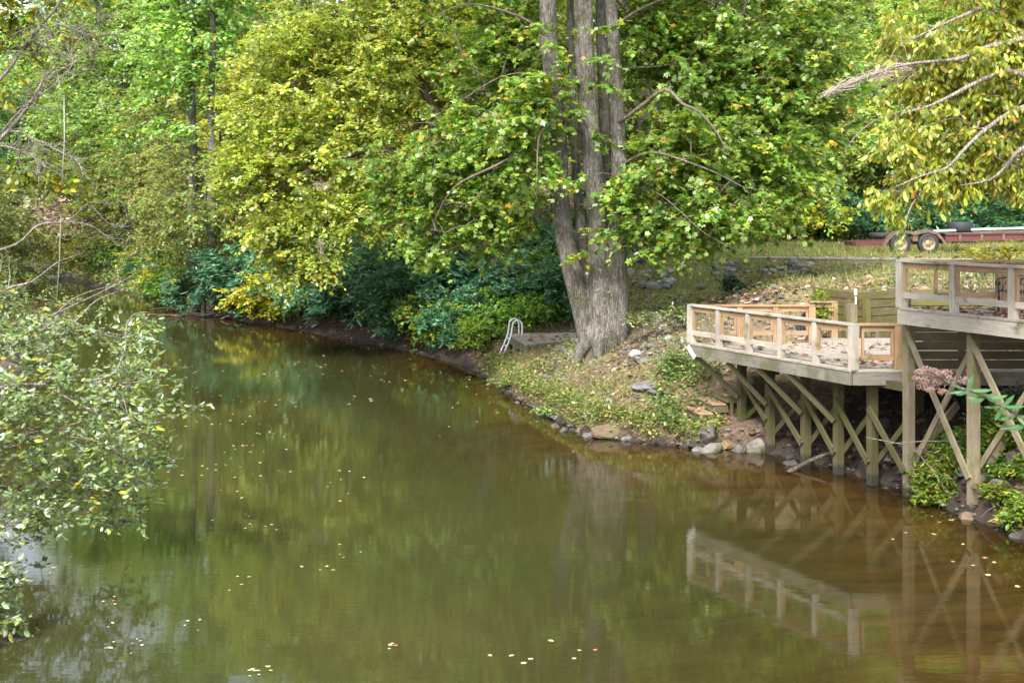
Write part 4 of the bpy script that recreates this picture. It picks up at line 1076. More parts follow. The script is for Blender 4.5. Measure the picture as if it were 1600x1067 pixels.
for a, r in paths:
    q = smooth_path(a, 8) if len(a) > 2 else a; m_ = len(q); L = np.sum(np.linalg.norm(np.diff(q, axis=0), axis=1))
    for k in range(int(L * 7.5)):
        i = int(m_ * rng.uniform(.32, 1) ** .8) - 1; cl.append(q[i] + rng.normal(0, 1, 3) * V([.17, .24, .13]))
cl = V(cl); cl = cl[(cl[:, 2] > .12)]
cl = cl[inside(cl[:, 0] / cl[:, 1] * F + HU, HV + (EYE - cl[:, 2]) / cl[:, 1] * F, SIL)]
cl = np.concatenate([cl, blob_points([pblob(-40, 640, 18, 90, 140, 1.3), pblob(40, 660, 18, 60, 100, 1.1)], 150, rng, 2.2)])
tw, od = grow(paths, cl, rng, rtip=.0035, rmax=.012, spacing=.2, lift=.02, power=.4)
mb = MB()
for a, r in paths: mb.tube(smooth_path(a, 4), smooth_rad(r, len(a), 4), 6)
put(mb, 'stem', M['greytwig'], bush)
mb = MB()
for q, r in tw: mb.tube(q, r, 4, cap=False)
PAL_L = [(2, (.10, .18, .045)), (4, (.17, .26, .08)), (4, (.25, .33, .13)), (2, (.33, .37, .08)), (.3, YE), (4, (.34, .41, .29))]
fo = foliate('foliage', cl, unit(od + V([.25, -.1, .35])), rng, PAL_L, M['gloss'], None, shape='oval', size=.082, width=.50, ntw=3, nleaf=7, tl=.27, droop=.05, updown=.45, flat=.5, twig_mb=mb, twig_r=.0035)
put(mb, 'twig_growth', M['twig'], bush)
reparent(fo, bush)
# thinner loose growth behind it
rng = np.random.default_rng(505)
x, y = -12.2, 26.0; g = gz(x, y)
bush2 = empty("loose_shrub", (x, y, g), "loose pale leaved shrub with bare twigs behind the laurel bush", "shrub")
K2 = 26 / F
paths = [(np.concatenate([[(x, y, g - .2), (x + .4, y, g + .6)], P((-20, 520, 26), (60, 500, 26), (130, 470, 26.5), (190, 440, 27), (215, 425, 27))]), V([6, 5, 4, 3, 2.2, 1.4, .6]) * K2 * .6),
         (np.concatenate([[(x, y, g - .2), (x + .4, y, g + .8)], P((-10, 470, 26), (50, 440, 26), (90, 410, 27), (130, 395, 27))]), V([6, 5, 4, 3, 1.6, .6]) * K2 * .6),
         (np.concatenate([[(x, y, g - .2), (x + .4, y, g + .5)], P((0, 560, 25), (70, 545, 25), (120, 500, 25), (150, 470, 25), (185, 455, 25))]), V([6, 5, 4, 3, 2, 1.4, .6]) * K2 * .6)]
blobs = [pblob(25, 470, 26, 60, 36, 1), pblob(120, 475, 26.5, 50, 18, .5), pblob(185, 432, 27, 30, 12, .3, 1.5), pblob(70, 510, 25.5, 80, 30, .8), pblob(0, 415, 27, 30, 25, .6), pblob(-40, 480, 26, 80, 80, 1.5)]
cl = blob_points(blobs, 200, rng, 2.0); tw, od = grow(paths, cl, rng, rtip=.004, rmax=.018, spacing=.25)
mb = MB()
for a, r in paths: mb.tube(smooth_path(a, 4), smooth_rad(r, len(a), 4), 6)
for q, r in tw: mb.tube(q, r, 4, cap=False)
put(mb, 'stem', M['greytwig'], bush2)
reparent(foliate('foliage', cl, od, rng, [(2, (.12, .19, .06)), (4, (.21, .28, .11)), (2, (.30, .34, .16)), (.8, YG), (.2, YE)], M['shrubleaf'], None, shape='oval', size=.085, width=.5, ntw=4, nleaf=5, tl=.35, droop=.15), bush2)
# low corner spray close to the camera
rng = np.random.default_rng(509)
x, y = -8.9, 14.2; g = gz(x, y)
bush3 = empty("laurel_bush", (x, y, g), "small laurel spray dipping to the water in front of the big laurel bush", "shrub")
paths = [(np.concatenate([[(x, y, g - .2), (x + .5, y, g + .5)], P((-150, 900, 14.6), (-60, 905, 14.8), (0, 915, 15), (30, 925, 15))]), V([4, 4, 3.5, 3, 2, .8]) * 15 / F),
         (np.concatenate([[(x, y, g - .2), (x + .5, y, g + .3)], P((-120, 960, 14.6), (-30, 955, 14.8), (25, 965, 15))]), V([4, 4, 3, 2, .8]) * 15 / F)]
blobs = [pblob(0, 905, 15, 30, 30, .25), pblob(5, 965, 15, 40, 25, .25), pblob(-60, 930, 14.8, 70, 60, .5)]
cl = blob_points(blobs, 60, rng, 2.0); tw, od = grow(paths, cl, rng, rtip=.004, rmax=.014, spacing=.2)
mb = MB()
for a, r in paths: mb.tube(smooth_path(a, 4), smooth_rad(r, len(a), 4), 6)
for q, r in tw: mb.tube(q, r, 4, cap=False)
put(mb, 'stem', M['greytwig'], bush3)
reparent(foliate('foliage', cl, unit(od + V([.2, 0, .3])), rng, PAL_L, M['gloss'], None, shape='oval', size=.085, width=.5, ntw=4, nleaf=6, tl=.22, droop=.1), bush3)

# ------------------------------------------------------------------ decks
EX = unit(V([-.41, 1.0, 0]))          # direction of the outer edges, away from the camera
ANG = math.atan2(EX[1], EX[0])

def postline(u):
    d = 16.195 / ((u - HU) / F + .41)
    return V([(u - HU) / F * d, d])

def railing(deck, p0, p1, zd, n, h=.83, posts=True, skip_last=False, front='grey', inner='tan', wire_nx=None, skip_first=False, wcap=.14, wp=.11):
    """guard rail of n bays with wire mesh panels from p0 to p1 (2-D) on deck level zd"""
    p0 = V(p0, dtype=float); p1 = V(p1, dtype=float)
    L = np.linalg.norm(p1 - p0); d = (p1 - p0) / L; a = math.atan2(d[1], d[0])
    q = lambda s, z, off=0.0: V([p0[0] + d[0] * s - d[1] * off, p0[1] + d[1] * s + d[0] * off, z])
    cap = MB().beam(q(-.06, zd + h - .02), q(L + .06, zd + h - .02), wcap, .04)
    r = put(cap, 'railing', M[front], deck)
    for i in range(n + 1):
        if (i == 0 and skip_first) or (i == n and skip_last): continue
        x, y = q(L * i / n, 0)[:2]
        w = wp if 0 < i < n else wp * 1.3
        put(MB().post(x, y, zd - .002, zd + h - .045, w, a), 'rail_post', M['grey'] if front == 'grey' else M[inner], r)
    for i in range(n):
        s0 = L * i / n + wp * .5 + .003; s1 = L * (i + 1) / n - wp * .5 - .003
        if i == 0: s0 += wp * .15
        if i == n - 1: s1 -= wp * .15
        put(MB().beam(q(s0, zd + h - .10), q(s1, zd + h - .10), .045, .10), 'rail_beam', M[inner], r)
        put(MB().beam(q(s0, zd + .215), q(s1, zd + .215), .045, .10), 'bottom_rail', M[front], r)
        fr = MB()
        fr.beam(q(s0 + .025, zd + .268), q(s0 + .025, zd + h - .152), .05, .05, up=(-d[1], d[0], 0))
        put(fr, 'frame_upright', M[inner], r)
        fr = MB(); fr.beam(q(s1 - .025, zd + .268), q(s1 - .025, zd + h - .152), .05, .05, up=(-d[1], d[0], 0)); put(fr, 'frame_upright', M[inner], r)
        wm = MB(); a0, a1 = s0 + .052, s1 - .052; z0, z1 = zd + .268, zd + h - .152
        nxw = max(3, int(round((a1 - a0) / .075)))
        for k in range(1, nxw): s_ = a0 + (a1 - a0) * k / nxw; wm.beam(q(s_, z0), q(s_, z1), .003, .003, up=(1, 0, 0))
        for z_ in (z0 + .08, z0 + .22): wm.beam(q(a0, z_, .006), q(a1, z_, .006), .003, .003)
        put(wm, 'wire_panel', M['wire'], r)
    return r

def boards(poly_x0, x1, y0, y1, z, w=.14, th=.035, gap=.007, mat='deckboard'):
    """deck boards running along X; poly_x0(y) gives the left ends"""
    mb = MB(); y = y0
    while y + w < y1 + .01:
        a, b = poly_x0(y), poly_x0(y + w - gap)
        x = x1(y + w / 2) if callable(x1) else x1
        mb.prism([(a, y), (x, y), (x, y + w - gap), (b, y + w - gap)], z - th, z)
        y += w
    return mb

# lower deck
ZL = 2.15
A = V([3.81, 27.8]); B = V([6.06, 22.98])
ld = empty("lower_deck", (6.5, 25, 0), "lower timber deck with pointed end on braced posts at the water's edge", "deck")
exl = lambda y: A[0] + (B[0] - A[0]) * (A[1] - y) / (A[1] - B[1])
put(boards(exl, lambda y: 12.5 if y < 24 else (9.4 if y < 27.75 else 9.4), 22.98, 27.8, ZL), 'decking', M['deckboard'], ld)
put(boards(lambda y: 6.55, 9.0, 27.81, 28.9, ZL), 'decking', M['deckboard'], ld)
dAB = unit(V([B[0] - A[0], B[1] - A[1]])); nAB = V([-dAB[1], dAB[0]])   # points inward/right
def edge(s, off=0.0):
    L = np.linalg.norm(B - A); return A + dAB * (s * L) + V([dAB[1], -dAB[0]]) * off
fi = .035
put(MB().beam((*(A + nAB * fi), ZL - .157), (*(B + nAB * fi), ZL - .157), .04, .24), 'fascia', M['fascia'], ld)
put(MB().beam((B[0] + .06, B[1] + .03, ZL - .157), (12.5, B[1] + .03, ZL - .157), .04, .24), 'fascia', M['fascia'], ld)
put(MB().beam((A[0] + .1, A[1] - .03, ZL - .157), (9.4, A[1] - .03, ZL - .157), .04, .24), 'fascia', M['fascia'], ld)
PL = [postline(u) for u in (1159, 1203, 1259, 1310, 1363)]
dP = unit(PL[-1] - PL[0]); angP = math.atan2(dP[1], dP[0])
for x, y in PL:
    put(MB().post(x, y, min(gz(x, y), 0) - .3, ZL - .33, .15, angP), 'post', M['mossy'], ld)
a, b = PL[0] - dP * .5, PL[-1] + dP * .9
put(MB().beam((*a, ZL - .255), (*b, ZL - .255), .1, .145), 'beam', M['mossy'], ld)
for off in (1.9, 3.6):
    o2 = V([-dP[1], dP[0]]) * off
    for x, y in (PL[1] + o2, PL[3] + o2):
        put(MB().post(x, y, gz(x, y) - .3, ZL - .33, .14, angP), 'post', M['mossy'], ld)
    put(MB().beam((*(a + o2), ZL - .255), (*(b + o2), ZL - .255), .1, .145), 'beam', M['mossy'], ld)
for i in range(10):
    y = 23.3 + i * .45
    if y > 27.5: break
    put(MB().beam((exl(y) + .12, y, ZL - .11), (9.3, y, ZL - .11), .04, .14), 'joist', M['mossy'], ld)
# struts from the outer edge in to the posts
for (u0, v0), pst in zip([(1082, 553), (1130, 566), (1178, 577), (1226, 585)], PL[0:4]):
    # outer end on the edge line under the fascia
    ss = np.linspace(0, 1, 400); E = A[None] + (B - A)[None] * ss[:, None]
    i = int(np.argmin(np.abs(E[:, 0] / E[:, 1] * F + HU - u0)))
    e = E[max(i, 6)] + nAB * .10
    q = pst - nAB * .10
    put(MB().beam((*e, ZL - .29), (*q, 1.02), .09, .10), 'strut', M['mossy'], ld)
# crossed braces between the posts, bolted to either face
for i in range(4):
    p, q = PL[i], PL[i + 1]
    f0 = -nAB * .10; f1 = nAB * .10
    if i > 0:
        put(MB().beam((*(p + f0 - dP * -.02), 1.42), (*(q + f0), .40), .045, .11), 'brace', M['mossy'], ld)
        put(MB().beam((*(p + f1), .40), (*(q + f1), 1.42), .045, .11), 'brace', M['mossy'], ld)
    else:
        put(MB().beam((*(p + f0), 1.5), (*(q + f0), .68), .045, .10), 'brace', M['mossy'], ld)
        put(MB().beam((*(p + f1), .55), (*(q + f1), 1.3), .045, .10), 'brace', M['mossy'], ld)
p, q = PL[4], postline(1420)
put(MB().beam((*(p - nAB * .1), 1.42), (*(q - nAB * .1), .42), .045, .11), 'brace', M['mossy'], ld)
put(MB().beam((*(p + nAB * .1), .40), (*(q + nAB * .1), 1.42), .045, .11), 'brace', M['mossy'], ld)
bt = MB()
for x, y in PL[1:]:
    for z in (.44, .50, 1.40, 1.46): bt.lathe([(0, .012), (.013, .010), (.015, 0), (0, -.002)], 6, (x - nAB[0] * .125, y - nAB[1] * .125, z), 'y')
put(bt, 'bolt', M['iron'], ld)
railing(ld, A + nAB * .09 + dAB * .02, B + nAB * .09, ZL, 5)
railing(ld, (B[0] + .16, B[1] + .09), (6.95, B[1] + .09), ZL, 1, skip_first=True, front='tan', inner='tan')
railing(ld, (A[0] + .32, A[1] - .11), (6.48, A[1] - .11), ZL, 3, skip_first=True, front='tan', inner='tan')
railing(ld, (6.62, 28.82), (7.25, 28.82), ZL, 1, front='tan', inner='tan')
put(MB().beam((A[0] - .02, A[1] - .16, ZL - .06), (A[0] + .12, A[1] - .30, ZL - .30), .012, .12, up=(.5, -.8, .2)), 'corner_cover', M['alu'], ld)

# upper deck
ZU = 3.33
U0 = at(1401, 480, 22.25)[:2]; U1 = V([U0[0] + .42 * 7.2, U0[1] - 7.2])
ud = empty("upper_deck", (8, 20.5, 0), "upper timber deck on tall braced posts with red leaves on its boards", "deck")
exu = lambda y: U0[0] + .42 * (U0[1] - y)
put(boards(exu, 15, U1[1], U0[1] + .02, ZU), 'decking', M['deckboard'], ud)
dU = unit(U1 - U0); nU = V([-dU[1], dU[0]])
put(MB().beam((*(U0 + nU * .035), ZU - .162), (*(U1 + nU * .035), ZU - .162), .04, .25), 'fascia', M['grey'], ud)
put(MB().beam((U0[0] + .06, U0[1] - .03, ZU - .162), (15, U0[1] - .03, ZU - .162), .04, .25), 'fascia', M['tan'], ud)
UP = [postline(u) for u in (1420, 1521)]
UP.append(UP[1] + (UP[1] - UP[0]) * 1.05)
UP.append(UP[2] + (UP[1] - UP[0]) * 1.05)
for x, y in UP:
    put(MB().post(x, y, min(gz(x, y), .1) - .35, ZU - .29, .15, angP), 'post', M['post'], ud)
put(MB().beam((*(UP[0] + nAB * .13), ZU - .2), (*(UP[-1] + nAB * .13), ZU - .2), .09, .18), 'beam', M['mossy'], ud)
for i in range(3):
    p, q = UP[i], UP[i + 1]
    zl = .62 if i == 0 else .85
    put(MB().beam((*(p - nAB * .102), ZU - .36), (*(q - nAB * .102), .62), .045, .10), 'brace', M['post'], ud)
    put(MB().beam((*(p + nAB * .102), zl - .1), (*(q + nAB * .102), ZU - .40), .045, .10), 'brace', M['post'], ud)
for p, z0, dx, dy, z1 in ((UP[0], .62, 1.1, .7, 1.5), (UP[1], .55, .75, .35, 1.35)):
    put(MB().beam((p[0] + .09, p[1] + .06, z0), (p[0] + dx, p[1] + dy, z1), .05, .15), 'back_brace', M['post'], ud)
for i in range(12):
    y = 15.6 + i * .55
    put(MB().beam((exu(y) + .12, y, ZU - .125), (14.5, y, ZU - .125), .04, .17), 'joist', M['mossy'], ud)
railing(ud, U0 + nU * .09 + dU * .02, U1 + nU * .09, ZU, 6, h=.83)
rr = railing(ud, (U0[0] + .55, U0[1] - .10), (12.2, U0[1] - .10), ZU, 4, h=.83, skip_first=True, front='tan', inner='tan')
for k in range(7):
    x = 8.42 + k * .085
    put(MB().beam((x, U0[1] - .165, ZU + .06), (x, U0[1] - .165, ZU + .72), .075, .02, up=(0, 1, 0)), 'picket', M['tan'], rr)

# plank skirt under the back of the upper deck
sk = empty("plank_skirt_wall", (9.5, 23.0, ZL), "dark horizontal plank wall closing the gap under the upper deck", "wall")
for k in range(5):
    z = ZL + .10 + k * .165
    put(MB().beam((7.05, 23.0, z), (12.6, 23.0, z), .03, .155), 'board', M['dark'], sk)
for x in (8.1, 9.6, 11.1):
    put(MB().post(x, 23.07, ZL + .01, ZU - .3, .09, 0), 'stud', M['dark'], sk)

# timber retaining wall of the lawn
tw_ = empty("retaining_wall", (7.8, 29.6, 2.1), "mossy stacked timber retaining wall holding up the lawn behind the lower deck", "wall")
wp = [V([7.35, 31.0]), V([7.82, 29.1]), V([9.25, 30.0]), V([13.0, 30.0])]
for c in range(6):
    z = 3.17 - c * .19 - .095
    for i, (a, b) in enumerate(zip(wp[:-1], wp[1:])):
        L = np.linalg.norm(b - a); d = (b - a) / L
        cuts = [0.0]; s_ = RNG.uniform(.5, 1.3)
        while s_ < L - .3: cuts.append(s_); s_ += RNG.uniform(.7, 1.6)
        cuts.append(L)
        mb = MB()
        for s0, s1 in zip(cuts[:-1], cuts[1:]):
            j = RNG.uniform(-.012, .012); n_ = V([d[1], -d[0]]) * (j + .002 * c)
            e0 = .075 if s0 == 0 and i > 0 else .0
            mb.beam((*(a + d * (s0 + .004 + e0) + n_), z), (*(a + d * (s1 - .004) + n_), z), .14, .172)
        put(mb, 'timber', M['timber'], tw_)
for (x, y) in [(7.62, 29.0), (8.05, 29.06)]:
    put(MB().post(x, y, ZL, 3.0, .13, .4), 'wall_post', M['timber'], tw_)
p = at(1331, 475, 28.6)
put(MB().post(p[0], p[1], ZL - .4, p[2], .17, .3), 'wall_post', M['post'], tw_)
lamp = empty("post_lamp", (7.72, 28.98, 2.95), "small silver lamp on a pipe at the corner of the timber wall", "lamp")
c = at(1337, 458, 28.9)
put(MB().lathe([(.0, .07), (.032, .07), (.036, .06), (.036, -.07), (.022, -.09), (.0, -.09)], 12, (c[0], c[1], c[2] + .03)), 'lamp_head', M['alu'], lamp)
put(MB().tube([(c[0], c[1], c[2] - .08), (c[0], c[1], c[2] - .4), (c[0] - .015, c[1], c[2] - .62)], .016, 8), 'pipe', M['alu'], lamp)

# steps under the lower deck
st = empty("water_steps", (4.5, 28.0, .5), "short flight of wooden steps going up the bank under the lower deck", "steps")
for k in range(6):
    x0 = 3.97 + .29 * k; z = .66 + .195 * k; y0 = 27.55 + .05 * k; y1 = y0 + 1.0
    put(MB().prism([(x0 + .05, y0), (x0 + .36, y0), (x0 + .18, y1), (x0 - .13, y1)], z - .04, z), 'tread', M['tan'], st)
    put(MB().prism([(x0 + .10, y0 + .05), (x0 + .13, y0 + .05), (x0 - .05, y1 - .05), (x0 - .08, y1 - .05)], z - .19, z - .042), 'riser', M['post'], st)
    put(MB().beam((x0 + .12, y0 + .04, z - .12), (x0 + .40, y0 + .04, z - .12), .04, .15), 'stringer', M['mossy'], st)
    put(MB().post(x0 + .2, y0 + .05, gz(x0 + .2, y0 + .05) - .25, z - .20, .07, 0), 'step_leg', M['mossy'], st)

# small dock with the ladder
ZD = 1.05
dk = empty("small_dock", (1.2, 40, 0), "small low wooden dock platform beside the big tree", "dock")
c = [at(792, 521, 2000 * (EYE - ZD) / 191)[:2], at(821, 538, 2000 * (EYE - ZD) / 208)[:2], at(895, 531, 2000 * (EYE - ZD) / 201)[:2], at(905, 519.5, 2000 * (EYE - ZD) / 189.5)[:2]]
ab = c[1] - c[0]; dc = c[2] - c[3]; n = 22; mb = MB()
for k in range(n):
    t0, t1 = k / n, (k + 1) / n - .004
    mb.prism([tuple(c[0] + ab * t1), tuple(c[3] + dc * t1), tuple(c[3] + dc * t0), tuple(c[0] + ab * t0)][::1], ZD - .04, ZD)
put(mb, 'decking', M['dock'], dk)
def inset(a, b, f): return a + (b - a) * f
put(MB().beam((*c[1], ZD - .165), (*c[2], ZD - .165), .05, .23), 'fascia', M['fascia'], dk)
put(MB().beam((*(c[0] + V([.03, -.03])), ZD - .165), (*(c[1] + V([.02, .06])), ZD - .165), .05, .23), 'fascia', M['fascia'], dk)
for q in (c[1] + V([.08, .1]), inset(c[1], c[2], .55) + V([0, .12]), c[0] + V([.12, -.12]), inset(c[0], c[1], .5) + V([.1, 0])):
    put(MB().post(q[0], q[1], gz(*q) - .3, ZD - .045, .11, .3), 'leg', M['mossy'], dk)
ladder = empty("swim_ladder", (c[0][0], c[0][1], 0), "white aluminium swim ladder hooked on the corner of the small dock", "ladder")
e0, e1 = c[0] + ab * .12, c[0] + ab * .30     # width runs along the dock's river edge
out_ = unit(V([-abs(ab[1]), ab[0] * np.sign(ab[1]) * -1.0])); out_ = unit(V([-1.0, -.18]))
for e in (e0, e1):
    f = lambda o, z: V([e[0] + out_[0] * o, e[1] + out_[1] * o, z])
    pts_ = [f(-.32, ZD), f(-.32, ZD + .30), f(-.30, ZD + .42), f(-.22, ZD + .50), f(-.12, ZD + .50), f(-.03, ZD + .42), f(.0, ZD + .28), f(.06, ZD - .05), f(.28, ZD - .55), f(.52, ZD - 1.1)]
    put(MB().tube(smooth_path(pts_, 4), .026, 8), 'side_rail', M['alu'], ladder)
for k in range(5):
    t = k / 4.5; o = .07 + .44 * t; z = ZD - .08 - 1.0 * t
    put(MB().beam((e0[0] + out_[0] * o, e0[1] + out_[1] * o, z), (e1[0] + out_[0] * o, e1[1] + out_[1] * o, z), .07, .03), 'rung', M['alu'], ladder)

# boardwalk and timber steps on the lawn
p = at(1180, 403, 46.5); q = at(1430, 411, 43.5)
zb = 3.32
bw = empty("boardwalk", (12, 46, zb), "long low boardwalk of grey planks lying across the lawn", "boardwalk")
a, b = V([8.75, 47.2]), V([16.5, 44.8]); d = unit(b - a); nn = V([-d[1], d[0]])
mb = MB(); s_ = 0
while s_ < np.linalg.norm(b - a):
    r0 = a + d * s_; r1 = a + d * (s_ + .142)
    mb.prism([tuple(r0 - nn * .55), tuple(r1 - nn * .55), tuple(r1 + nn * .55), tuple(r0 + nn * .55)], zb - .04, zb); s_ += .15
put(mb, 'decking', M['deckboard'], bw)
put(MB().beam((*(a - nn * .5), zb - .125), (*(b - nn * .5), zb - .125), .05, .16), 'fascia', M['fascia'], bw)
put(MB().beam((*(a + nn * .5), zb - .125), (*(b + nn * .5), zb - .125), .05, .16), 'fascia', M['fascia'], bw)
ls_ = empty("garden_steps", (8, 46, 2.8), "three timber garden steps going down the lawn from the boardwalk", "steps")
for k, (u0, u1, v) in enumerate([(1183, 1214, 404), (1166, 1208, 412), (1154, 1190, 420)]):
    z = zb - .02 - .16 * (k + 1) + .1; dd = 2000 * (EYE - z) / (v - 330)
    x0 = (u0 - 800) / F * dd; x1 = (u1 - 800) / F * dd
    mb = MB().prism([(x0, dd), (x1, dd - .1), (x1 + .15, dd + 1.1), (x0 + .05, dd + 1.2)], z - .045, z)
    put(mb, 'tread', M['dock'], ls_)
    put(MB().beam((x0, dd + .04, z - .14), (x1, dd - .06, z - .14), .05, .18), 'riser', M['tan'], ls_)

# ------------------------------------------------------------------ trailer
DT = 51.5; KT = DT / F
gt = gz(at(1450, 398, DT)[0], DT)
def tx(u): return (u - HU) / F * DT
tr_ = empty("flatbed_trailer", (tx(1450), DT, gt), "faded red flatbed trailer with twin wheels parked on the lawn", "trailer")
R_ = .43; zb_ = gt + .62
yb0, yb1 = DT + .05, DT + 2.0
bm = MB()
xa, xb = tx(1478), tx(1720)
for yy in (yb0, yb1):      # channel section side beams
    bm.beam((xa, yy, zb_), (xb, yy, zb_ + .12), .03, .26); bm.beam((xa, yy - .02, zb_ + .125), (xb, yy - .02, zb_ + .245), .09, .03); bm.beam((xa, yy - .02, zb_ - .125), (xb, yy - .02, zb_ - .005), .09, .03)
for k in range(8): x = xa + (xb - xa) * (k + .1) / 8; bm.beam((x, yb0 + .04, zb_ + .02), (x, yb1 - .04, zb_ + .02), .08, .16)
put(bm, 'chassis', M['redpaint'], tr_)
for k in range(5):
    x = tx(1500 + k * 34); put(MB().beam((x, yb0 - .05, zb_ - .1 + .018 * k), (x, yb0 - .05, zb_ + .12 + .018 * k), .10, .03, up=(0, 1, 0)), 'stake_pocket', M['rust'], tr_)
bd = MB()
for k in range(9):
    y = yb0 + .11 + k * .2; bd.beam((xa, y, zb_ + .18), (xb, y, zb_ + .30), .19, .05)
put(bd, 'bed', M['rust'], tr_)
tb = MB(); tb.beam((tx(1338), yb0 + .2, gt + .38), (tx(1478), yb0 + .2, gt + .50), .09, .2); tb.beam((tx(1338), yb1 - .2, gt + .38), (tx(1478), yb1 - .2, gt + .50), .09, .2); tb.beam((tx(1340), yb0 + .1, gt + .38), (tx(1340), yb1 - .1, gt + .38), .09, .18)
put(tb, 'tail_beam', M['redpaint'], tr_)
for u in (1406, 1450):
    c = V([tx(u), DT, gt + R_ - .03])
    wh = empty("wheel", (c[0] - tr_.location[0], 0, c[2] - gt)); wh.parent = tr_
    mb = MB().lathe([(R_ * .60, -.12), (R_ * .80, -.135), (R_ * .96, -.11), (R_, -.07), (R_, .07), (R_ * .96, .11), (R_ * .8, .135), (R_ * .6, .12)], 28, (0, 0, 0), 'y')
    mb.build('tyre', M['rubber'], wh)
    rm_ = MB().lathe([(.0, -.07), (.09, -.075), (.10, -.03), (R_ * .40, -.02), (R_ * .52, -.05), (R_ * .56, -.115), (R_ * .62, -.12), (R_ * .62, .12)], 28, (0, 0, 0), 'y')
    for k in range(5):
        a = k * 2 * PI / 5; rm_.lathe([(0, -.06), (.022, -.055), (.022, -.02)], 6, (.15 * math.cos(a), 0, .15 * math.sin(a)), 'y')
    rm_.build('rim', M['cream'], wh)
# fender over both wheels
fm = MB(); prof = []
xs = [tx(1380), tx(1386), tx(1394), tx(1408), tx(1420), tx(1428), tx(1436), tx(1448), tx(1462), tx(1471), tx(1476)]
zs = [.35, .62, .82, .94, .90, .84, .90, .96, .86, .62, .42]
for i in range(10):
    p0 = (xs[i], yb0 - .02, gt + zs[i]); p1 = (xs[i + 1], yb0 - .02, gt + zs[i + 1])
    fm.beam(p0, p1, .36, .035)
    fm.beam((p0[0], yb0 - .185, p0[2] - .045), (p1[0], yb0 - .185, p1[2] - .045), .025, .11)
put(fm, 'fender', M['rust'], tr_)
put(MB().prism([(tx(1425), yb0 - .15), (tx(1433), yb0 - .15), (tx(1433), yb0 - .1), (tx(1425), yb0 - .1)], gt + .5, gt + .84), 'fender_stay', M['rust'], tr_)
def tyre_flat(name, u, y, z, r, h, label):
    mb = MB().lathe([(r * .55, .0 + .02), (r * .62, 0), (r * .9, .01), (r, .06), (r, h - .06), (r * .9, h - .01), (r * .62, h), (r * .55, h - .02), (r * .55, .02)], 28, (tx(u), y, z))
    o = mb.build(name, M['rubber']); return tag(o, label, "tyre")
tyre_flat('spare_tyre', 1509, DT + .65, zb_ + .225, .50, .44, "big black tyre lying flat on the bed of the red trailer")
tyre_flat('old_tyre', 1388, DT + .9, gt + .60, .52, .24, "thin black tyre lying over the tail of the red trailer behind the wheels")
pp = MB().tube([(tx(1462), yb0 + .25, zb_ + .27), (tx(1540), yb0 + .25, zb_ + .35), (tx(1720), yb0 + .3, zb_ + .47)], .055, 8)
tag(pp.build('pipe', M['teal']), "long pale teal pipe lying along the near edge of the red trailer bed", "pipe")
pp = MB().tube([(tx(1474), yb0 + .42, zb_ + .27), (tx(1550), yb0 + .42, zb_ + .33), (tx(1720), yb0 + .46, zb_ + .45)], .05, 8)
tag(pp.build('pipe', M['white']), "long white pipe lying behind the teal one on the red trailer bed", "pipe")

# ------------------------------------------------------------------ wrought iron chair on the upper deck
cx, cy_ = 8.09, 21.0
chair = empty("iron_armchair", (cx, cy_, ZU), "black wrought iron armchair on the upper deck facing left", "chair")
W_, D_ = .58, .5
def cp(a, b, z): return V([cx + a, cy_ + b, ZU + z])       # a: backwards (+X), b: across
for b in (-W_ / 2, W_ / 2):
    put(MB().tube(smooth_path([cp(-.03, b, .46), cp(.02, b, .50), cp(.03, b, .46), cp(-.01, b, .44), cp(-.04, b, .48), cp(.0, b, .54), cp(.12, b, .57), cp(.34, b, .60), cp(.50, b, .60)], 4), .016, 7), 'arm', M['iron'], chair)
    put(MB().tube([cp(0, b, 0), cp(.01, b, .25), cp(.0, b, .48)], .017, 7), 'leg', M['iron'], chair)
    put(MB().tube([cp(.58, b, 0), cp(.52, b, .36), cp(.50, b, .6), cp(.58, b, .92)], .017, 7), 'leg', M['iron'], chair)
    put(MB().tube(smooth_path([cp(.05, b, .36), cp(.15, b, .50), cp(.28, b, .42), cp(.42, b, .55)], 4), .010, 6), 'scroll', M['iron'], chair)
sm = MB()
for k in range(9): a = .0 + k * .06; sm.beam(cp(a, -W_ / 2, .36), cp(a, W_ / 2, .36), .04, .008)
for b in (-W_ / 2, 0, W_ / 2): sm.beam(cp(0, b, .345), cp(.52, b, .345), .025, .02)
put(sm, 'seat', M['iron'], chair)
bk_ = MB()
bk_.tube(smooth_path([cp(.57, -W_ / 2, .88), cp(.60, -.12, 1.0), cp(.60, .12, 1.0), cp(.57, W_ / 2, .88)], 4), .016, 7)
for k in range(5): b = -W_ / 2 + .1 + k * .095; bk_.tube(smooth_path([cp(.52, b, .4), cp(.53, b + .03, .6), cp(.55, b - .03, .75), cp(.59, b, .96)], 3), .008, 5)
put(bk_, 'backrest', M['iron'], chair)

# ------------------------------------------------------------------ crouching person behind the back rail of the lower deck
def skin_mesh(name, verts, edges, radii, mat, parent, sub=2, root=0):
    me = bpy.data.meshes.new(name); me.from_pydata([tuple(v) for v in verts], edges, []); o = bpy.data.objects.new(name, me); COL.objects.link(o)
    sk_ = o.modifiers.new("skin", 'SKIN'); sk_.use_smooth_shade = True
    o.modifiers.new("sub", 'SUBSURF').levels = sub; o.modifiers["sub"].render_levels = sub
    for i, r in enumerate(radii): me.skin_vertices[0].data[i].radius = (r, r) if not hasattr(r, '__len__') else r
    me.skin_vertices[0].data[root].use_root = True
    dg = bpy.context.evaluated_depsgraph_get(); ev = o.evaluated_get(dg)
    m2 = bpy.data.meshes.new_from_object(ev); bpy.data.objects.remove(o)
    m2.name = name; m2.materials.clear(); m2.materials.append(mat)
    for p_ in m2.polygons: p_.use_smooth = True
    o = bpy.data.objects.new(name, m2); COL.objects.link(o); o.parent = parent
    return o
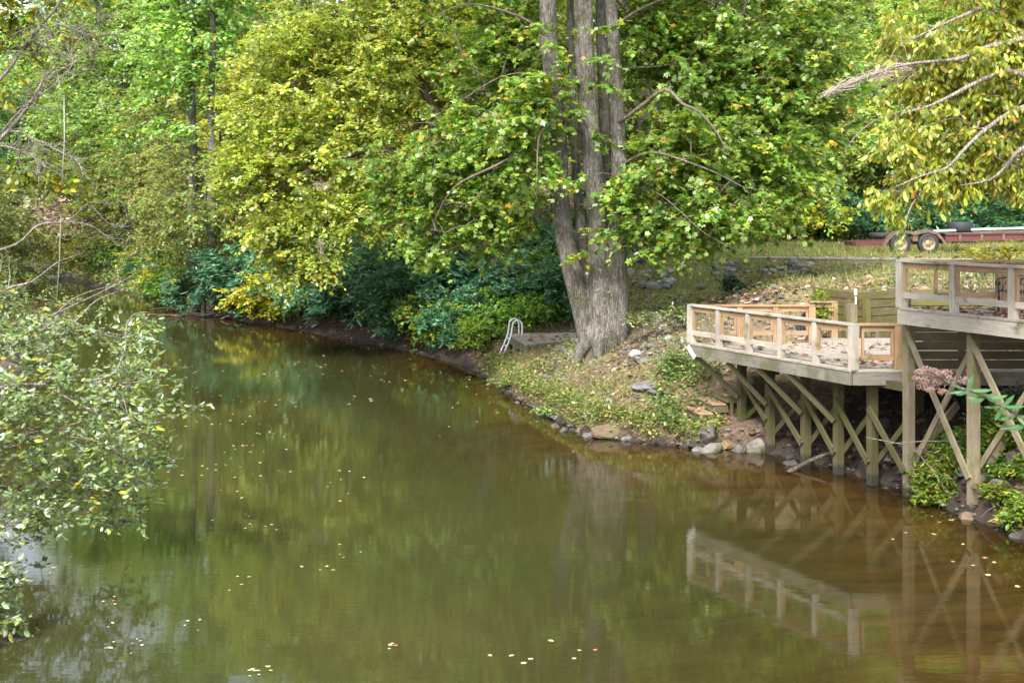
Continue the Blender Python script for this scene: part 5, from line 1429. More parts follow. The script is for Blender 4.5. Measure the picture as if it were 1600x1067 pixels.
hp = at(1264, 520, 28.35)
person = empty("person", (hp[0], hp[1], ZL), "person in dark top and jeans crouching behind the lower deck's back rail", "person")
# local coordinates: facing -X, y across
vt = [(.10, 0, .22), (.07, 0, .38), (.0, 0, .52), (-.06, 0, .62), (-.10, 0, .70), (-.13, 0, .755),           # 0 pelvis .. 5 head centre
      (-.145, 0, .83),                                                                                     # 6 crown
      (-.03, -.17, .60), (-.10, -.25, .42), (-.30, -.20, .36), (-.36, -.19, .355),                         # 7-10 right arm
      (-.03, .17, .60), (-.10, .25, .42), (-.30, .20, .36), (-.36, .19, .355),                             # 11-14 left arm
      (.07, -.10, .20), (-.30, -.15, .42), (-.12, -.15, .09), (-.14, -.15, .04), (-.30, -.16, .035),       # 15-19 right leg
      (.07, .10, .20), (-.30, .15, .42), (-.12, .15, .09), (-.14, .15, .04), (-.30, .16, .035),            # 20-24 left leg
      (-.225, 0, .735)]                                                                                    # 25 nose
eg = [(0, 1), (1, 2), (2, 3), (3, 4), (4, 5), (5, 6), (3, 7), (7, 8), (8, 9), (9, 10), (3, 11), (11, 12), (12, 13), (13, 14), (0, 15), (15, 16), (16, 17), (17, 18), (18, 19), (0, 20), (20, 21), (21, 22), (22, 23), (23, 24), (5, 25)]
ra = [.13, .125, .14, .10, .055, .095, .07, .06, .042, .034, .028, .06, .042, .034, .028, .085, .06, .045, .045, .035, .085, .06, .045, .045, .035, .012]
nv = len(vt)
for sgn, hb in ((-1, 10), (1, 14)):       # five fingers on each hand
    h0 = V(vt[hb])
    for k, (ln, dy) in enumerate([(.075, -.03), (.085, -.01), (.08, .01), (.065, .03), (.055, .045 * sgn * -1)]):
        p1 = h0 + V([-.045, dy * .9, -.005]); p2 = p1 + V([-ln * .5, dy * .2, -.005]); p3 = p2 + V([-ln * .35, 0, -.028])
        if k == 4: p1 = h0 + V([-.015, -sgn * .035, .0]); p2 = p1 + V([-.03, -sgn * .02, -.005]); p3 = p2 + V([-.025, 0, -.01])
        i = len(vt); vt += [tuple(p1), tuple(p2), tuple(p3)]; eg += [(hb, i), (i, i + 1), (i + 1, i + 2)]; ra += [.011, .009, .008]
skin_mesh('body', vt, eg, ra, M['skin'], person)
skin_mesh('shirt', [vt[i] for i in (0, 1, 2, 3, 7, 8, 11, 12)] + [(-.15, -.24, .41), (-.15, .24, .41), (-.075, 0, .66)], [(0, 1), (1, 2), (2, 3), (3, 4), (4, 5), (3, 6), (6, 7), (5, 8), (7, 9), (3, 10)], [.145, .142, .158, .118, .076, .056, .076, .056, .05, .05, .07], M['navy'], person)
skin_mesh('jeans', [(.1, 0, .22)] + [vt[i] for i in (15, 16, 17, 20, 21, 22)], [(0, 1), (1, 2), (2, 3), (0, 4), (4, 5), (5, 6)], [.143, .097, .074, .058, .097, .074, .058], M['denim'], person)
for sgn in (-1, 1):
    put_ = MB().lathe([(0, -.011), (.008, -.008), (.011, 0), (.008, .008), (0, .011)], 8, (-.205, sgn * .035, .765)); put_.build('eye', M['white'], person)
    MB().lathe([(0, -.03), (.012, -.02), (.016, 0), (.012, .02), (0, .03)], 8, (-.125, sgn * .098, .755)).build('ear', M['skin'], person)

# ------------------------------------------------------------------ feeder, rope, fallen limb
fd = at(228, 390, 84.0)
feeder = empty("hanging_feeder", tuple(fd), "black barrel feeder hanging under the trees on the wooded bank", "feeder"); feeder.scale = (1.25,) * 3
MB().lathe([(0, .30), (.15, .30), (.165, .27), (.165, -.12), (.13, -.2), (.06, -.23), (0, -.23)], 16).build('barrel', M['black'], feeder)
MB().lathe([(0, -.20), (.07, -.2), (.075, -.4), (.05, -.42), (0, -.42)], 12).build('spout', M['iron'], feeder)
MB().tube([(0, 0, .28), (.02, 0, 2.5), (0, 0, 5.5)], .012, 5).build('hanging_cord', M['rope'], feeder)
r0 = at(100, 150, 26.9); r1 = at(97, 290, 26.9)
tag(MB().tube([r0, (r0 + r1) / 2 + V([.03, 0, 0]), r1], .012, 6).build('rope', M['rope']), "pale rope hanging straight down from the bare branched tree", "rope")
r0 = at(95, 335, 29.9); r1 = at(88, 480, 29.9)
tag(MB().tube([r0, (r0 + r1) / 2 + V([.02, 0, 0]), r1], .010, 6).build('rope', M['rope']), "pale rope hanging from the dead sapling down towards the water", "rope")
lg = smooth_path(P((200, 402, 84), (212, 416, 83), (236, 430, 82), (262, 434, 80), (285, 445, 78)), 4)
tag(MB().tube(lg, np.linspace(.11, .21, len(lg)), 8).build('fallen_limb', M['darkbark']), "dark curved fallen limb sagging over the foot of the wooded bank", "log")

# ------------------------------------------------------------------ rocks
def rock_mesh(seed, flat=.62, ang=.3):
    import bmesh
    r = np.random.default_rng(seed); bm = bmesh.new(); bmesh.ops.create_icosphere(bm, subdivisions=3, radius=.5)
    pl = [(unit(r.normal(0, 1, 3)), r.uniform(.30, .46)) for _ in range(11)]
    for v in bm.verts:
        c = V(v.co)
        for n_, d_ in pl:
            e = c @ n_ - d_
            if e > 0: c = c - n_ * e * .93
        k = 1 + .05 * math.sin(9 * c[0] + seed) * math.sin(8 * c[1] + 2) + .03 * math.sin(19 * c[2] + c[0] * 15)
        v.co = Vector(c * k * V([1, .85, flat]))
    me = bpy.data.meshes.new("rock"); bm.to_mesh(me); bm.free()
    return me
RM = [rock_mesh(600 + i, .55 + .06 * i) for i in range(7)]
RMM = {}
for k in ('rock', 'tanrock', 'whiterock', 'shade_rock'):
    RMM[k] = []
    for me_ in RM:
        c = me_.copy(); c.materials.append(M[k]); RMM[k].append(c)
def rock(x, y, s, mat, label, group=None, name="rock", rz=None, sc=None, dz=None, mesh=None, rx=0.0):
    o = bpy.data.objects.new(name, RMM[mat][rnd.randrange(7) if mesh is None else mesh]); COL.objects.link(o)
    sc = sc or (s * rnd.uniform(.85, 1.3), s * rnd.uniform(.8, 1.1), s * rnd.uniform(.7, 1.05))
    o.scale = sc; z = max(gz(x, y), -.1)
    o.location = (x, y, z + sc[2] * (.12 if dz is None else dz))
    o.rotation_euler = (rx + rnd.uniform(-.25, .25), rnd.uniform(-.25, .25), rnd.uniform(0, 6.28) if rz is None else rz)
    return tag(o, label, "rock", group)
def rocks_px(n, u0, u1, v0, v1, s0, s1, mats, label, group, keep=lambda u, v: True):
    k = 0; placed = []
    for _ in range(n * 30):
        if k >= n: break
        u, v = rnd.uniform(u0, u1), rnd.uniform(v0, v1)
        if not keep(u, v): continue
        h = hit(u, v)
        s = s0 + (s1 - s0) * rnd.random() ** 1.8
        if any((h[0] - a) ** 2 + (h[1] - b) ** 2 < (.32 * (s + t)) ** 2 for a, b, t in placed): continue
        placed.append((h[0], h[1], s)); rock(h[0], h[1], s, rnd.choice(mats), label, group); k += 1
rocks_px(78, 978, 1085, 470, 578, .12, .36, ['rock', 'rock', 'whiterock', 'tanrock'], "grey riprap stone on the bank between the big tree and the lower deck", "riprap stones between the big tree and the lower deck", lambda u, v: abs(v - (560 - (u - 960) * .5)) < 42 or (v < 520 and u > 1010))
rocks_px(28, 868, 924, 508, 570, .12, .32, ['rock', 'whiterock', 'rock'], "grey riprap stone on the bank at the left foot of the big tree", "riprap stones left of the big tree", lambda u, v: abs(v - 540) < 10 + (u - 870) * .4)
rocks_px(22, 978, 1052, 424, 452, .25, .55, ['rock', 'whiterock', 'tanrock'], "grey stone in the low row on the lawn right behind the big tree", "stones in the row behind the big tree")
rocks_px(14, 1112, 1156, 412, 432, .25, .5, ['rock', 'whiterock'], "pale stone heaped against the left side of the garden steps", "stones left of the garden steps")
rocks_px(26, 1192, 1268, 408, 428, .16, .40, ['whiterock', 'rock', 'whiterock'], "pale stone strewn on the lawn right of the garden steps", "pale stones right of the garden steps", lambda u, v: v > 427 - (u - 1190) * .35 - 2)
rocks_px(12, 1090, 1240, 440, 470, .18, .4, ['rock', 'tanrock'], "flat grey stone half sunk in the leaves behind the lower deck's back rail", "sunken stones behind the lower deck")
# stones along the waterline
k = 0
tt = np.cumsum(np.concatenate([[0], np.linalg.norm(np.diff(RS, axis=0), axis=1)]))
def along(s): return V([np.interp(s, tt, RS[:, 0]), np.interp(s, tt, RS[:, 1])])
s_a = tt[6]; s_b = tt[19]
while k < 80:
    s = rnd.uniform(s_a, s_b); q = along(s) + V([rnd.gauss(.12, .25), rnd.gauss(0, .25)])
    z = gz(*q)
    if z < -.15: continue
    if 23 < q[1] < 26.6: lab, gp = "stone with shade painted in at the waterline under the lower deck", "stones under the lower deck"
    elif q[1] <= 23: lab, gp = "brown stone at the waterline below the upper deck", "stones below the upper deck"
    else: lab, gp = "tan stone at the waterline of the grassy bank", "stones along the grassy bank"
    rock(q[0], q[1], .10 + .28 * rnd.random() ** 2, 'shade_rock' if 22.6 < q[1] < 26.6 else rnd.choice(['tanrock', 'tanrock', 'rock', 'shade_rock']), lab, gp); k += 1
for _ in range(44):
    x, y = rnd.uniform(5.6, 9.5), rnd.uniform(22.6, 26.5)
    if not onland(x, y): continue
    rock(x, y, rnd.uniform(.12, .36), 'shade_rock', "stone with shade painted in on the bank under the lower deck", "stones on the shaded bank under the decks")
def rpx(u, v, s, mat, label, sc=None, **k):
    h = hit(u, v); return rock(h[0], h[1], s, mat, label, None, sc=sc, **k)
rpx(955, 682, 1, 'tanrock', "largest pointed tan boulder at the waterline of the grassy bank", (.95, .6, .62), rz=.3, mesh=2, name="boulder")
rpx(924, 682, 1, 'rock', "small pinkish grey stone left of the pointed boulder", (.42, .4, .3), rz=.3)
rpx(982, 688, 1, 'rock', "small round stone right of the pointed boulder", (.34, .3, .3))
rpx(1010, 606, 1, 'rock', "long grey slab sunk in the middle of the grassy bank", (.75, .8, .34), rz=.5, mesh=1, name="stone_slab")
rpx(1028, 616, 1, 'rock', "dark grey slab at the lower right end of the long sunken slab", (.7, .45, .25), rz=.1, mesh=4, name="stone_slab")
rpx(1107, 690, 1, 'tanrock', "square tan boulder below the water steps", (.7, .6, .62), mesh=3, name="boulder")
rpx(1112, 704, 1, 'tanrock', "flat tan boulder under the square one below the water steps", (.8, .5, .35), mesh=5, name="boulder")
rpx(1090, 704, 1, 'rock', "pale round stone left of the square tan boulder", (.32, .3, .3))
rpx(1138, 700, 1, 'tanrock', "pale tilted stone right of the square tan boulder", (.5, .3, .34), rx=.5)
rpx(1155, 706, 1, 'tanrock', "upright tan stone between the tilted stone and the first wet post", (.3, .25, .5))
rpx(1183, 706, 1, 'tanrock', "mossy leaning boulder at the foot of the first wet post", (.45, .4, .75), rx=.4, name="boulder")

# driftwood along the far bank
def drift(n, u0, u1, v0, v1, lab, grp, L0, L1, r):
    for i in range(n):
        h = hit(rnd.uniform(u0, u1), rnd.uniform(v0, v1), 20, 140); a = rnd.uniform(-.5, .5) + (PI if rnd.random() < .5 else 0); L = rnd.uniform(L0, L1)
        d = V([math.cos(a), -.5 * math.sin(a) - .3, rnd.uniform(-.02, .12)]); z = max(h[2], 0) + r
        p_ = V([h[0], h[1], z]); q = [p_, p_ + d * L * .5 + V([0, 0, rnd.uniform(0, .12)]), p_ + d * L]
        tag(MB().tube(smooth_path(q, 3), [r, r, r * .9, r * .8, r * .7, r * .5, r * .3], 6).build('driftwood', M['greytwig'] if 'far bend' in lab else M['twig']), lab, "driftwood", grp)
drift(22, 275, 410, 483, 500, "brown stick of driftwood washed up under the rhododendrons", "driftwood under the rhododendrons", .8, 2.6, .035)
drift(30, 10, 130, 414, 440, "pale driftwood stranded at the far bend", "driftwood at the far bend", 1.5, 4.5, .13)

# ------------------------------------------------------------------ ground cover, grass and dead leaves
def flat_leaves(name, pts, size, pal, mat, seed, kind=True, shape='lobed', tilt=.35, lift=.03, parent=None, width=.9, sj=.3):
    r = np.random.default_rng(seed); n = len(pts)
    a = r.uniform(0, 2 * PI, n); d = np.stack([np.cos(a), np.sin(a), r.normal(0, tilt * .5, n)], 1)
    nor = V([0, 0, 1.0]) + r.normal(0, tilt, (n, 3))
    p = pts + V([0, 0, lift])
    o = leaf_object(name, p, d, nor, size * np.clip(r.normal(1, sj, n), .5, 1.7), width, tints(n, pal, r, .25), shape, mat, parent)
    if kind: tag(o, kind="stuff")
    return o
def land_points(n, x0, x1, y0, y1, seed, f=None):
    r = np.random.default_rng(seed); X = r.uniform(x0, x1, n); Y = r.uniform(y0, y1, n)
    ok = ~inside(X, Y, POLY)
    if f is not None: ok &= f(X, Y, r)
    X, Y = X[ok], Y[ok]
    return np.stack([X, Y, ground(X, Y)], 1)
def hlv(X, Y): return smooth(-1, 5, (.2 + (Y - 40) * .27) - X) * smooth(39, 45, Y)
PAL_D = [(4, (.20, .12, .08)), (3, (.32, .21, .14)), (2, (.11, .07, .055)), (1.2, (.42, .29, .18)), (.5, (.42, .17, .06)), (.6, (.28, .22, .21))]
yard = lambda X, Y, r: (hlv(X, Y) < .6) & (pdist(X, Y, RS) > .35)
brown = land_points(26000, -2, 13, 26, 48, 21, lambda X, Y, r: yard(X, Y, r) & (r.random(len(X)) < np.clip(.45 + 1.6 * vnoise(X, Y, 1.6, 4) + .5 * (pdist(X, Y, RS) > 3) * (Y < 40), .12, 1)) & ~((X > 3.8 + (27.8 - Y) * .42) & (Y < 28.5)))
flat_leaves("leaf_litter", brown, .115, PAL_D, M['litter'], 31)
lawnl = land_points(5000, 2, 26, 40, 64, 22, lambda X, Y, r: yard(X, Y, r) & (r.random(len(X)) < np.clip(.5 + 1.3 * vnoise(X, Y, 2.5, 7), .1, 1)))
flat_leaves("leaf_litter", lawnl, .15, [(3, (.36, .24, .14)), (2, (.45, .32, .2)), (2, (.38, .19, .06)), (1, (.2, .1, .06))], M['litter'], 32)
slope = land_points(16000, -30, 3, 41, 72, 23, lambda X, Y, r: (hlv(X, Y) > .3) & (pdist(X, Y, RS) < 6))
flat_leaves("leaf_litter", slope, .14, [(4, (.20, .10, .065)), (3, (.26, .15, .10)), (1, (.1, .06, .04))], M['litter'], 33)
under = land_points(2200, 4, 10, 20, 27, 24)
flat_leaves("leaf_litter", under, .11, [(4, (.035, .024, .017)), (2, (.06, .04, .028))], M['litter'], 34)  # litter coloured darker here to imitate the shade below the decks

def edge_pts(n, sa, sb, lo, hi, seed):
    r_ = np.random.default_rng(seed); s1 = r_.uniform(sa, sb, n); p0 = np.stack([np.interp(s1, tt, RS[:, 0]), np.interp(s1, tt, RS[:, 1])], 1) + r_.normal(0, .05, (n, 2))
    p1 = np.stack([np.interp(s1 + .3, tt, RS[:, 0]), np.interp(s1 + .3, tt, RS[:, 1])], 1); t_ = unit(p1 - np.stack([np.interp(s1, tt, RS[:, 0]), np.interp(s1, tt, RS[:, 1])], 1))
    q_ = p0 + np.stack([t_[:, 1], -t_[:, 0]], 1) * r_.uniform(lo, hi, n)[:, None]
    k_ = vnoise(q_[:, 0], q_[:, 1], 1.1, 31) > -.22; q_ = q_[k_]
    return np.stack([q_[:, 0], q_[:, 1], np.maximum(ground(q_[:, 0], q_[:, 1]), .05)], 1)
# small stones between the bigger ones
def gravel(name, pts, s0, s1, mat, seed):
    r = np.random.default_rng(seed); mb = MB()
    base_ = V([(1, 0, 0), (-1, 0, 0), (0, 1, 0), (0, -1, 0), (0, 0, .7), (0, 0, -.7), (.7, .6, .35), (-.6, .7, .3)], dtype=float)
    fs_ = [(0, 6, 4), (6, 2, 4), (2, 7, 4), (7, 1, 4), (1, 3, 4), (3, 0, 4), (0, 2, 6), (2, 1, 7), (2, 0, 5), (1, 2, 5), (3, 1, 5), (0, 3, 5)]
    for p_ in pts:
        k_ = base_ * r.uniform(.6, 1.2, (8, 3)) * r.uniform(s0, s1); a_ = r.uniform(0, 6.28); c_, n_ = math.cos(a_), math.sin(a_)
        k_ = k_ @ V([[c_, n_, 0], [-n_, c_, 0], [0, 0, 1]]); mb.add(k_ + p_, fs_, mi=int(r.random() * 3))
    return tag(mb.build(name, mat), kind="stuff")
gp_ = land_points(5200, 2.6, 5.2, 29.4, 35.5, 46, lambda X, Y, r: (vnoise(X, Y, 1.0, 41) > -.15) & (pdist(X, Y, RS) > 2))
gp2_ = land_points(1600, .8, 2.4, 32.5, 36, 47); gp3_ = land_points(1500, 5.2, 9.6, 22.4, 27, 48)
gravel("gravel", np.concatenate([gp_[:700], gp2_[:200]]), .03, .085, [M['rock'], M['whiterock'], M['tanrock']], 5)
gravel("gravel", gp3_[:420], .03, .10, [M['shade_rock'], M['shade_rock'], M['tanrock']], 6)
gravel("gravel", edge_pts(420, tt[6], tt[19], -.12, .35, 49), .025, .08, [M['shade_rock'], M['tanrock'], M['rock']], 7)

# grass blades
def grass(name, pts, h, pal, seed, w=.12, lean=.5):
    r = np.random.default_rng(seed); n = len(pts)
    d = V([0, 0, 1.0]) + r.normal(0, lean, (n, 3)) * V([1, 1, .1])
    nor = unit(r.normal(0, 1, (n, 3)) * V([1, 1, .2]))
    return tag(leaf_object(name, pts - V([0, 0, .01]), d, nor, h * np.clip(r.normal(1, .35, n), .4, 2), w, tints(n, pal, r, .2), 'blade', M['grass']), kind="stuff")
PAL_GR = [(4, (.15, .19, .03)), (3, (.22, .25, .05)), (2, (.32, .30, .09)), (1, (.09, .16, .03)), (.8, (.36, .28, .14))]
gl_ = land_points(70000, 1, 24, 38.5, 66, 41, lambda X, Y, r: yard(X, Y, r) & (r.random(len(X)) < np.clip(.55 + 1.2 * vnoise(X, Y, 2.2, 8) + .25 * (Y > 43), .03, 1)))
grass("lawn_grass", gl_, .15, PAL_GR, 51, .35)
gl2 = land_points(9000, 6.5, 15, 29.5, 40, 42, lambda X, Y, r: yard(X, Y, r) & (Y > np.interp(X, WALL[:, 0], WALL[:, 1]) + .25))
grass("lawn_grass", gl2, .16, PAL_GR, 52, .3)
gl3 = land_points(42000, 1.6, 9, 35.5, 50, 45, lambda X, Y, r: yard(X, Y, r) & (r.random(len(X)) < np.clip(.5 + 1.4 * vnoise(X, Y, 1.5, 14), .05, 1)))
grass("lawn_grass", gl3, .15, [(4, (.12, .18, .03)), (3, (.20, .24, .05)), (2, (.28, .26, .09))], 55, .3)
flat_leaves("leaf_litter", land_points(5000, 2, 9, 34, 48, 25, lambda X, Y, r: yard(X, Y, r) & (r.random(len(X)) < np.clip(.45 + 1.5 * vnoise(X, Y, 1.2, 19), .05, 1))), .12, [(3, (.30, .20, .14)), (3, (.19, .12, .09)), (2, (.40, .28, .19)), (.6, (.42, .18, .07))], M['litter'], 35)
bg_ = land_points(60000, -.6, 6.5, 26, 40.6, 43, lambda X, Y, r: yard(X, Y, r) & (pdist(X, Y, RS) < 4.8) & (r.random(len(X)) < np.clip(.55 + 1.5 * vnoise(X, Y, 1.0, 9), .05, 1)) & ~((X > 3.9 + (27.8 - Y) * .42) & (Y < 29)))
grass("bank_grass", bg_, .17, [(3, (.21, .22, .05)), (3, (.30, .27, .10)), (2, (.14, .20, .04)), (1.2, (.38, .31, .17))], 53, .22, .9)
tall_ = land_points(5000, 9, 24, 48, 56, 44, lambda X, Y, r: r.random(len(X)) < np.clip(.4 + 2 * vnoise(X, Y, 2, 3), 0, 1))
grass("tall_grass", tall_, .38, PAL_GR, 54, .14)

# low weeds on the bank: sprigs of small leaves
def weeds(name, pts, pal, seed, size=.07, h=.16, nl=9, spread=.14, mat=None, width=.6):
    r = np.random.default_rng(seed); n = len(pts)
    p = pts[:, None, :] + r.normal(0, 1, (n, nl, 3)) * V([spread, spread, 0]) + r.random((n, nl, 1)) * V([0, 0, h])
    d = r.normal(0, 1, p.shape) * V([1, 1, .4]); nor = V([0, 0, 1.0]) + r.normal(0, .45, p.shape)
    c = np.clip(np.repeat(tints(n, pal, r, .2), nl, 0) * (1 + r.normal(0, .15, (n * nl, 1))), .004, 1)
    return tag(leaf_object(name, p.reshape(-1, 3), d.reshape(-1, 3), nor.reshape(-1, 3), size * np.clip(r.normal(1, .3, n * nl), .5, 1.7), width, c, 'oval', mat or M['shrubleaf']), kind="stuff")
PAL_W = [(4, (.09, .18, .045)), (3, (.14, .22, .055)), (2, (.24, .26, .10)), (1, (.06, .13, .05)), (1, (.30, .24, .12))]
wp_ = land_points(2500, -.5, 5.5, 26.5, 40.4, 61, lambda X, Y, r: yard(X, Y, r) & ~((X > 2.7) & (Y > 29.8) & (Y < 34) & (r.random(len(X)) < .85)) & (pdist(X, Y, RS) < 4.2) & (r.random(len(X)) < np.clip(.3 + 2.0 * vnoise(X, Y, 1.3, 12) + .3 * (pdist(X, Y, RS) < 1.2), .02, 1)) & ~((X > 4.0 + (27.8 - Y) * .42) & (Y < 28.3)))
weeds("bank_weeds", wp_, PAL_W, 71)
weeds("edge_weeds", edge_pts(900, tt[14] + .3, tt[20] + 1.5, .08, .55, 66), [(3, (.15, .20, .05)), (2, (.24, .25, .08)), (2, (.10, .18, .04)), (1, (.34, .27, .13))], 76, .075, .16, 12, .13)
grass("edge_grass", edge_pts(8500, tt[14] + .3, tt[20] + 1.5, .05, .6, 67), .2, [(3, (.21, .22, .05)), (3, (.30, .27, .10)), (1, (.38, .31, .17))], 57, .16, 1.3)
wp2 = land_points(500, 3.2, 4.6, 27.6, 30.5, 62, lambda X, Y, r: r.random(len(X)) < np.clip(.6 + 1.5 * vnoise(X, Y, .8, 2), 0, 1))
weeds("bank_weeds", wp2, PAL_W, 72, .08, .28, 10, .16)
wp3 = land_points(900, 1.5, 7, 33, 44, 63, lambda X, Y, r: r.random(len(X)) < np.clip(.1 + 1.6 * vnoise(X, Y, 1.4, 17), 0, 1))
weeds("bank_weeds", wp3, PAL_W, 73, .09, .22, 10, .2)
gc = land_points(5200, -45, 4, 41, 100, 64, lambda X, Y, r: (hlv(X, Y) > .2) & (pdist(X, Y, RS) > np.where(Y > 72, .35, 1.4)) & (pdist(X, Y, RS) < 22))
weeds("undergrowth", gc, [(3, G1), (2, G2), (2, (.22, .22, .07)), (1.5, BR)], 74, .2, .5, 12, .45)
gc3 = land_points(9000, -62, -22, 76, 124, 68, lambda X, Y, r: (pdist(X, Y, RS) < 6) & (pdist(X, Y, RS) > .3) | (pdist(X, Y, LS) < 8))
weeds("undergrowth", gc3, [(3, (.12, .20, .05)), (2, (.22, .26, .09)), (2, (.34, .27, .17)), (1, BR)], 77, .22, .55, 9, .5)
gc2 = land_points(1500, 3, 40, 62, 82, 65)
weeds("undergrowth", gc2, [(3, (.04, .09, .02)), (2, (.08, .13, .03)), (1, (.14, .13, .05))], 75, .22, .5, 12, .5)

# shrubs with pale leaves on the stones, and sprigs by the retaining wall
def sprig_shrub(u, v, d, ru, rv, n, size, pal, label, seed, name="small_shrub", mat=None, shape='oval', width=.5, tl=.16, root=None, hang=0.0):
    r = np.random.default_rng(seed); c = at(u, v, d); k = d / F
    x, y = (c[0], c[1]) if root is None else root
    g = max(gz(x, y), 0); o = empty(name, (x, y, g), label, "shrub")
    blobs = [(c[0], c[1], c[2], ru * k, max(.12, ru * k * .7), rv * k)]
    paths = [([(x, y, g - .12), (x + (c[0] - x) * .5 + dx, y + (c[1] - y) * .5 + dy, g + (c[2] - g) * .5), (c[0] + 2 * dx, c[1] + dy, c[2])], [.014, .010, .005]) for dx, dy in ((-.06, 0), (.07, .05), (0, -.06))]
    cl = blob_points(blobs, n, r, 2.2); cl[:, 2] = np.maximum(cl[:, 2], g + .05); tw, od = grow(paths, cl, r, rtip=.003, rmax=.01, spacing=.15)
    mb = MB()
    for a, rr in paths: mb.tube(smooth_path(a, 3), smooth_rad(rr, 3, 3), 5)
    for q, rr in tw: mb.tube(q, rr, 3, cap=False)
    put(mb, 'stem', M['twig'], o)
    reparent(foliate('foliage', cl, od, r, pal, mat or M['shrubleaf'], None, shape=shape, size=size, width=width, ntw=4, nleaf=5, tl=tl, droop=.15, hang=hang), o)
    return o
PP = [(3, (.22, .25, .12)), (2, (.16, .20, .06)), (1, (.30, .30, .18))]
sprig_shrub(1000, 500, 32.6, 46, 10, 26, .09, PP, "pale leaved straggly shrub on the stones right of the big tree", 801, tl=.25)
sprig_shrub(1062, 492, 32, 24, 12, 22, .09, PP, "pale leaved sprig above the stones by the tip of the lower deck", 802, tl=.2)
sprig_shrub(1144, 441, 42, 20, 14, 46, .10, [(3, (.03, .08, .04)), (2, (.05, .12, .05))], "small dark green bush on the lawn in front of the garden steps", 803)
sprig_shrub(1405, 440, 31.5, 8, 40, 34, .08, [(3, (.06, .13, .06)), (2, (.12, .18, .10))], "thin upright green shrub on the lawn beside the upper deck's corner", 804)
sprig_shrub(1278, 478, 28.95, 22, 18, 44, .08, [(3, G3), (2, YG), (1, G2)], "yellow green sprig hanging over the short rail beside the crouching person", 805, tl=.2)
sprig_shrub(1175, 655, 27.6, 16, 18, 60, .11, [(3, (.06, .18, .02)), (2, (.10, .22, .03))], "bright green tuft on the bank just below the water steps", 806, name="grass_clump", shape='blade', width=.3)
sprig_shrub(1050, 568, 29.6, 26, 20, 40, .08, PAL_W, "green weedy bush on the bank beneath the tip of the lower deck", 807, tl=.2)
sprig_shrub(862, 655, 31.4, 34, 18, 70, .07, PAL_W, "low green weeds overhanging the water left of the pointed boulder", 808)
sprig_shrub(800, 602, 35.5, 30, 16, 60, .08, PAL_W, "low green weeds overhanging the water below the swim ladder", 809)
sprig_shrub(1528, 425, 30, 40, 14, 30, .09, PP, "pale leaved bush behind the upper deck's back rail", 810, tl=.3)
sprig_shrub(1560, 400, 24.5, 55, 12, 40, .09, [(3, YG), (2, YE), (2, PALE_GLINT)], "yellow leaved low bough above the upper deck's back rail", 811, tl=.3)

# bank plants below the upper deck
PAL_B = [(3, (.10, .19, .025)), (3, (.16, .22, .035)), (2, (.06, .13, .03)), (1.5, (.26, .25, .05))]
for i, (u, v, d, ru, rv, n, lab) in enumerate([
    (1470, 742, 22.1, 26, 34, 90, "narrow leaved bamboo like clump left of the right post of the upper deck"),
    (1500, 700, 22.6, 30, 30, 90, "yellow green leafy clump behind the right post of the upper deck"),
    (1555, 720, 21.6, 30, 55, 130, "bright green tall clump right of the right post of the upper deck"),
    (1590, 660, 21.4, 30, 40, 110, "dense green bush on the bank at the right under the upper deck"),
    (1570, 790, 20.6, 30, 25, 70, "low green weeds over the stones at the waterline right of the right post"),
    (1610, 745, 20.6, 30, 50, 100, "leafy green clump on the bank below the deck at the far right"),
    (1555, 665, 22.4, 34, 26, 100, "bright green bush between the two crossed braces right of the right post"),
    (1460, 768, 21.9, 24, 16, 60, "drooping narrow leaved tuft at the water left of the right post"),
    (1600, 800, 19.9, 24, 26, 70, "pale green weeds at the waterline at the right edge"),
    (1590, 710, 21.8, 30, 26, 90, "yellow green bush high on the bank at the right edge"),
    (1582, 770, 20.9, 26, 18, 70, "broad low weeds covering the stones right of the right post"),
    (1488, 735, 22.3, 16, 20, 50, "yellow bladed tuft a little left of the right post")]):
    sprig_shrub(u, v, d, ru, rv, n, .10 if i else .12, PAL_B, lab, 820 + i, name="bank_plant", shape='kite', width=.26 if i in (0, 1) else .42, tl=.22, mat=M['shrubleaf'], hang=.4 if i < 2 else 0)
# loose canes in front of the posts
for k, (a, b, lab) in enumerate([((1353, 683, 21.9), (1476, 712, 21.9), "pale dry cane leaning across in front of the left post of the upper deck"), ((1385, 693, 22), (1505, 690, 22), "second pale dry cane crossing lower behind the first one"), ((1428, 700, 22), (1478, 765, 21.7), "thin dry cane slanting down to the water right of the left post"), ((1528, 812, 20.5), (1556, 790, 20.4), "short broken stick in the water beside the right post")]):
    p0, p1 = at(*a), at(*b)
    tag(MB().tube([p0, (p0 + p1) / 2 + V([0, 0, .03]), p1], [.006, .009, .010], 5).build('cane', M['greytwig'] if k < 3 else M['twig']), lab, "cane")

